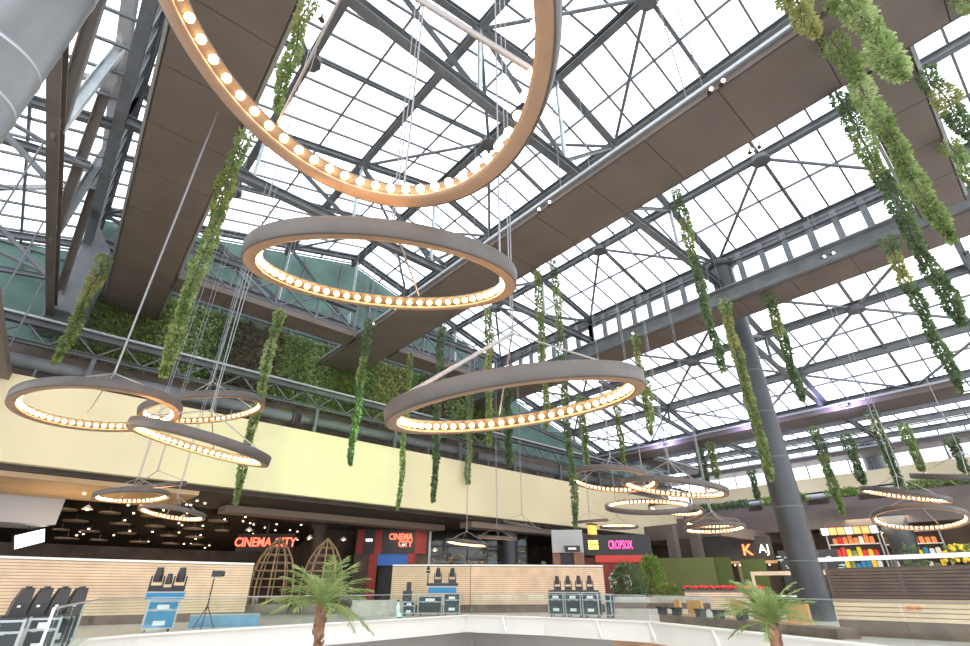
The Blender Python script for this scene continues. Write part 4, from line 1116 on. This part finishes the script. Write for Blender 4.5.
for i in range(14): MB().sphere((-3.2+.36*i,-.1,3.05),.06,6,4).build('bulb', M['litlamp'], t)
for x0 in (-.9,.2): MB().box(x0,x0+.4,.3,.6,0,3.3).build('post', mat('olive_post',(.35,.33,.18),.6) if x0 < 0 else bpy.data.materials['olive_post'], t)
t = thing('frame_stand', 'pale timber goalpost frame left of the tall column', 'frame', (41.6,15.2,0), face(41.6,15.2))
MB().box(-2.0,3.2,-.1,.1,2.2,2.45).build('top_beam', M['woodslat'], t)
for x in (-1.9,1.2,3.1): MB().box(x-.1,x+.1,-.1,.1,0,2.2).build('post', M['woodslat'], t)
t = thing('wall_art', 'dark board with pale chalk drawings left of the tall column', 'board', (46.0,14.6,0), face(45.6,13.6))
MB().box(-2.0,2.0,.2,.4,0,4.0).build('board', M['black'], t)
b = MB()
for i in range(26):
    x = random.uniform(-2.2,1.9); z = random.uniform(2.4,3.8); b.box(x,x+random.uniform(.1,.5),.17,.2,z,z+.05)
for cx, cz in ((-.9,3.2),(-.3,2.9),(.3,3.3)):
    for a in range(12): b.tube((cx+.28*math.cos(a*PI/6),.18,cz+.28*math.sin(a*PI/6)),(cx+.28*math.cos((a+1)*PI/6),.18,cz+.28*math.sin((a+1)*PI/6)),.02,4)
b.build('chalk_drawing', M['lab'], t)
for i in range(4):
    o = thing('hanging_glass', f'pale bottle standing on the board ledge, {["first","second","third","fourth"][i]} from the left', 'bottle', (43.4+.5*i,12.4-.66*i,0), 0)
    MB().lathe([(.02,0),(.25,0),(.28,1.9),(.06,2.0),(.02,2.0)],10).build('stand', M['darkwall'], o); MB().lathe([(.02,2.0),(.13,2.0),(.13,2.25),(.05,2.4),(.01,2.5)],10).build('bottle', M['lab'], o)
t = thing('menu_board', 'orange lit menu strip over the left market shelf beyond the barrier', 'sign', (47.4,11.7,4.95), face(49,12))
MB().box(-1.9,1.9,0,.12,0,.6).build('board', M['black'], t)
for i in range(7): MB().box(-1.8+i*.52,-1.36+i*.52,-.03,0,.06,.54).build('panel', M['neonorg'] if i % 3 else M['neonwht'], t)
for sx in (-1.6,1.6): MB().tube((sx,.06,.6),(sx,.06,1.5),.02,6).build('rod', M['blackm'], t)
# market stalls with produce beyond the barrier
cols = ['flower','lab','caseblue','flowery','whitep','leaf_light','orange_decal','red','neonyel']
for si, (x, y, w) in enumerate(((49.6,12.2,3.4),(52.6,9.0,3.6))):
    t = thing('market_shelf', f'market shelf unit full of colourful packs, {["left","right"][si]} one beyond the barrier', 'shelf', (x,y,0), face(x,y))
    MB().box(-w/2,w/2,.5,.6,0,5.5).build('back_panel', M['darkwall'], t)
    for z in (2.6,3.5,4.4,5.3): MB().box(-w/2,w/2,-.1,.5,z,z+.06).build('shelf_board', M['whitep'], t)
    for sx in (-1,1): MB().box(sx*w/2-.05,sx*w/2+.05,-.1,.6,0,5.5).build('side_panel', M['alu'], t)
    fc = face(x,y); ca, sa = math.cos(fc), math.sin(fc)
    for zi, z in enumerate((2.665,3.565,4.465)):
        for k in range(8):
            dx = -w/2+.5+k*(w-.9)/7.2; sz = random.uniform(.35,.62)
            o = MB().box(-.15,.15,-.18,.18,0,sz).box(-.11,.11,-.14,.14,sz,sz+.05).build('pack', M[random.choice(cols[:6] if zi < 2 else ['orange_decal','flower','whitep','orange_decal'])])
            o.location = (x+dx*ca-.2*sa, y+dx*sa+.2*ca, z+.004); o.rotation_euler = (0,0,fc)
            tag(o, f'coloured pack on the {["lower","middle","upper"][zi]} shelf of the {["left","right"][si]} market unit', 'pack', f'packs on the {["left","right"][si]} market unit')
b = MB().lathe([(.4,0),(.5,2.0),(.9,4.6),(1.0,6.15),(.02,6.15)],24)
tag(b.build('funnel_column', M['column'], None, (49.0,9.0,0)), 'dark funnel-shaped column beyond the barrier under the right ring', 'column', kind='structure')
bush(46.6,8.3,1.6,.6,2.0,260,'leaf_dark','arched leafy plant beside the dark funnel-shaped column','arch_plant','plant')
tag(MB().box(45.9,47.3,7.6,9.0,0,1.6).build('plinth', M['stonebase']), 'stone plinth under the arched leafy plant', 'plinth')
t = thing('flower_vase', 'black vase of yellow and white flowers beyond the barrier near the right edge', 'vase', (47.4,5.9,0))
MB().lathe([(.02,0),(.5,0),(.35,1.0),(.55,2.4),(.45,2.9),(.02,2.8)],16).build('vase', M['black'], t)
b = MB()
for i in range(60):
    a = random.uniform(0,2*PI); r0 = random.uniform(0,1.0); b.sphere((r0*math.cos(a),r0*math.sin(a),3.0+random.uniform(0,1.0)-r0*.3),.13,6,4)
b.build('blossoms', M['flowery'], t)
b = MB()
for i in range(120):
    a = random.uniform(0,2*PI); b.leaf((.3*math.cos(a),.3*math.sin(a),2.8+random.uniform(0,.9)),.6,.1,Vector((math.cos(a),math.sin(a),.7)))
b.build('foliage', M['leaf'], t)
# low green hedge and planters
t = thing('hedge_box', 'low green hedge box beyond the barrier at the right edge', 'hedge', (50.0,4.5,0))
MB().box(-.4,.4,-2,2,0,2.2).build('box', M['stonebase'], t); b = MB()
for i in range(400): b.leaf((random.uniform(-.4,.4),random.uniform(-2,2),2.2+random.uniform(0,.6)),.3,.08,Vector((random.gauss(0,1),random.gauss(0,1),1)))
b.build('foliage', M['hedge'], t)
def planter(x0, y0, x1, y1, z, lab, m='hedge'):
    t = thing('gallery_planter', lab, 'planter', (0,0,0))
    MB().beam((x0,y0,z+.2),(x1,y1,z+.2),.6,.4).build('box', M['soffit'], t); b = MB()
    L = math.hypot(x1-x0,y1-y0)
    for i in range(int(L*90)):
        k = random.random(); b.leaf((x0+(x1-x0)*k+random.uniform(-.3,.3),y0+(y1-y0)*k+random.uniform(-.3,.3),z+.35+random.uniform(0,.7)),.45,.1,Vector((random.gauss(0,1),random.gauss(0,1),.8)))
    b.build('foliage', M[m], t)
planter(55.9,20.5,55.9,16.5,8.3,'green planter on the upper gallery left of the tall column')
planter(55.9,14.5,55.9,12.2,8.3,'green planter on the upper gallery just right of the tall column')
planter(55.9,9.5,55.9,-2,8.3,'long leafy planter on the upper gallery at the right edge','leaf')
planter(55.9,29.2,55.9,22,8.3,'leafy planter on the upper gallery behind the ring cluster','leaf_dark')
planter(38.6,24.2,40.0,23.0,4.0,'hedge strip left of the turf wall top','hedge') if False else None

# ---------------------------------------------------------------- palms
def palm(x, y, z0, zc, lab, nf=20, fl=1.9, tr=.2, seed=1):
    random.seed(seed)
    t = thing('palm_tree', lab, 'palm', (x,y,z0))
    H = zc-z0
    prof = []
    n = 40
    for i in range(n+1):
        k = i/n; prof.append((tr*(1.15-.25*k)*(1+.10*(i%2))+(.04 if k > .9 else 0), H*k))
    prof.append((.03,H+.1))
    MB().lathe(prof, 14).build('trunk', M['trunk'], t)
    fb = MB()
    for i in range(40):
        a = random.uniform(0,2*PI); z = H-random.uniform(0,.9); fb.leaf((tr*math.cos(a),tr*math.sin(a),z), .2,.04,Vector((math.cos(a),math.sin(a),2.2)))
    fb.build('leaf_bases', M['trunk'], t)
    for i in range(nf):
        a = 2*PI*i/nf*2.618+random.uniform(-.2,.2); el = random.uniform(.15,1.35) if i > 3 else random.uniform(1.2,1.5)
        L = fl*random.uniform(.8,1.15); b = MB(); pts = []
        for j in range(13):
            k = j/12; r = L*k*math.cos(el*(1-.25*k)); zz = L*k*math.sin(el)-.55*L*k*k*(1.2-.5*el)
            pts.append(Vector((r*math.cos(a), r*math.sin(a), H+zz)))
        b.poly(pts, .012, 5)
        side = Vector((-math.sin(a),math.cos(a),0))
        for j in range(3,27):
            k = j/27; f = k*12; i0 = min(11,int(f)); p = pts[i0].lerp(pts[i0+1], f-i0); d = (pts[i0+1]-pts[i0]).normalized()
            ll = .40*math.sin(PI*(.15+.78*k))*fl/1.5*random.uniform(.8,1.15)
            for s in (-1,1):
                dd = (side*s*random.uniform(.5,.8)+d*.8+Vector((0,0,random.uniform(-.25,.25)))).normalized(); q = p+dd*ll-Vector((0,0,ll*.15)); w = d*.016
                mid = p+dd*ll*.5
                b.add([p-w*.7,mid-w,q,mid+w,p+w*.7],[(0,1,3,4),(1,2,3)])
        b.build('frond', M['palm'], t)
palm(6.6,14.0,-6.2,.95,'palm tree rising from the lower floor left of centre, in front of the wicker cages',30,1.55,.095,3)
palm(13.9,5.6,-6.2,.62,'palm tree rising from the lower floor in front of the bench seats at the right',30,1.25,.085,9)

# ---------------------------------------------------------------- light
w = bpy.data.worlds.new('overcast_sky'); sc.world = w; w.use_nodes = True
nt = w.node_tree; bg = nt.nodes['Background']
tc = nt.nodes.new('ShaderNodeTexCoord'); n = nt.nodes.new('ShaderNodeTexNoise'); n.inputs['Scale'].default_value = 2.2
r = nt.nodes.new('ShaderNodeValToRGB'); r.color_ramp.elements[0].color = (.84,.90,1,1); r.color_ramp.elements[1].color = (1,1,1,1)
nt.links.new(tc.outputs['Generated'], n.inputs['Vector']); nt.links.new(n.outputs['Fac'], r.inputs['Fac']); nt.links.new(r.outputs['Color'], bg.inputs['Color'])
bg.inputs['Strength'].default_value = 3.0
def area(loc, rot, size, energy, col, name):
    l = bpy.data.lights.new(name,'AREA'); l.energy = energy; l.color = col; l.size = size
    o = bpy.data.objects.new(name, l); COL.objects.link(o); o.location = loc; o.rotation_euler = rot; return o
# ceiling lamps and added upward fill of the shop zone, and the green floodlight on the bulkhead
area((9,45,4.0),(0,0,0),5,160,(1,.75,.5),'shop_ceiling_lamp')
area((9,43,1.2),(PI,0,0),5,110,(1,.7,.42),'shop_fill')
area((1.5,34,2.8),(PI,0,0),3,120,(1,.72,.42),'shop_fill')  # added fill that warms the brown ceiling from below, no fitting here
area((24,37.5,5.9),(0,0,0),3,120,(1,.75,.55),'shop_ceiling_lamp')
area((44,14,6.5),(0,0,0),5,350,(1,.85,.65),'food_court_lamp')
area((49.5,10,6.1),(0,0,0),4,420,(1,.82,.6),'food_court_lamp')
l = bpy.data.lights.new('green_floodlight','SPOT'); l.energy = 1500; l.color = (.5,1,.3); l.spot_size = 2.3; l.spot_blend = 1; l.shadow_soft_size = .6
o = bpy.data.objects.new('green_floodlight', l); COL.objects.link(o); o.location = (13.0,22.0,9.6)
o.rotation_euler = (Vector((13.0,30,8.0))-Vector(o.location)).to_track_quat('-Z','Y').to_euler()

# ---------------------------------------------------------------- camera
cd = bpy.data.cameras.new('camera'); cam = bpy.data.objects.new('camera', cd); COL.objects.link(cam)
cd.sensor_width = 36; cd.lens = 18.0; cd.clip_end = 400
cam.location = (0,0,1.4); cam.rotation_euler = (math.radians(90+28.652), 0, math.radians(-41.4))
sc.camera = cam
vs = sc.view_settings; vs.view_transform = 'Standard'; vs.look = 'None'; vs.gamma = 1; vs.exposure = 0.18; vs.use_curve_mapping = False
sc.cycles.use_denoising = True
sc.cycles.max_bounces = 8; sc.cycles.transparent_max_bounces = 16
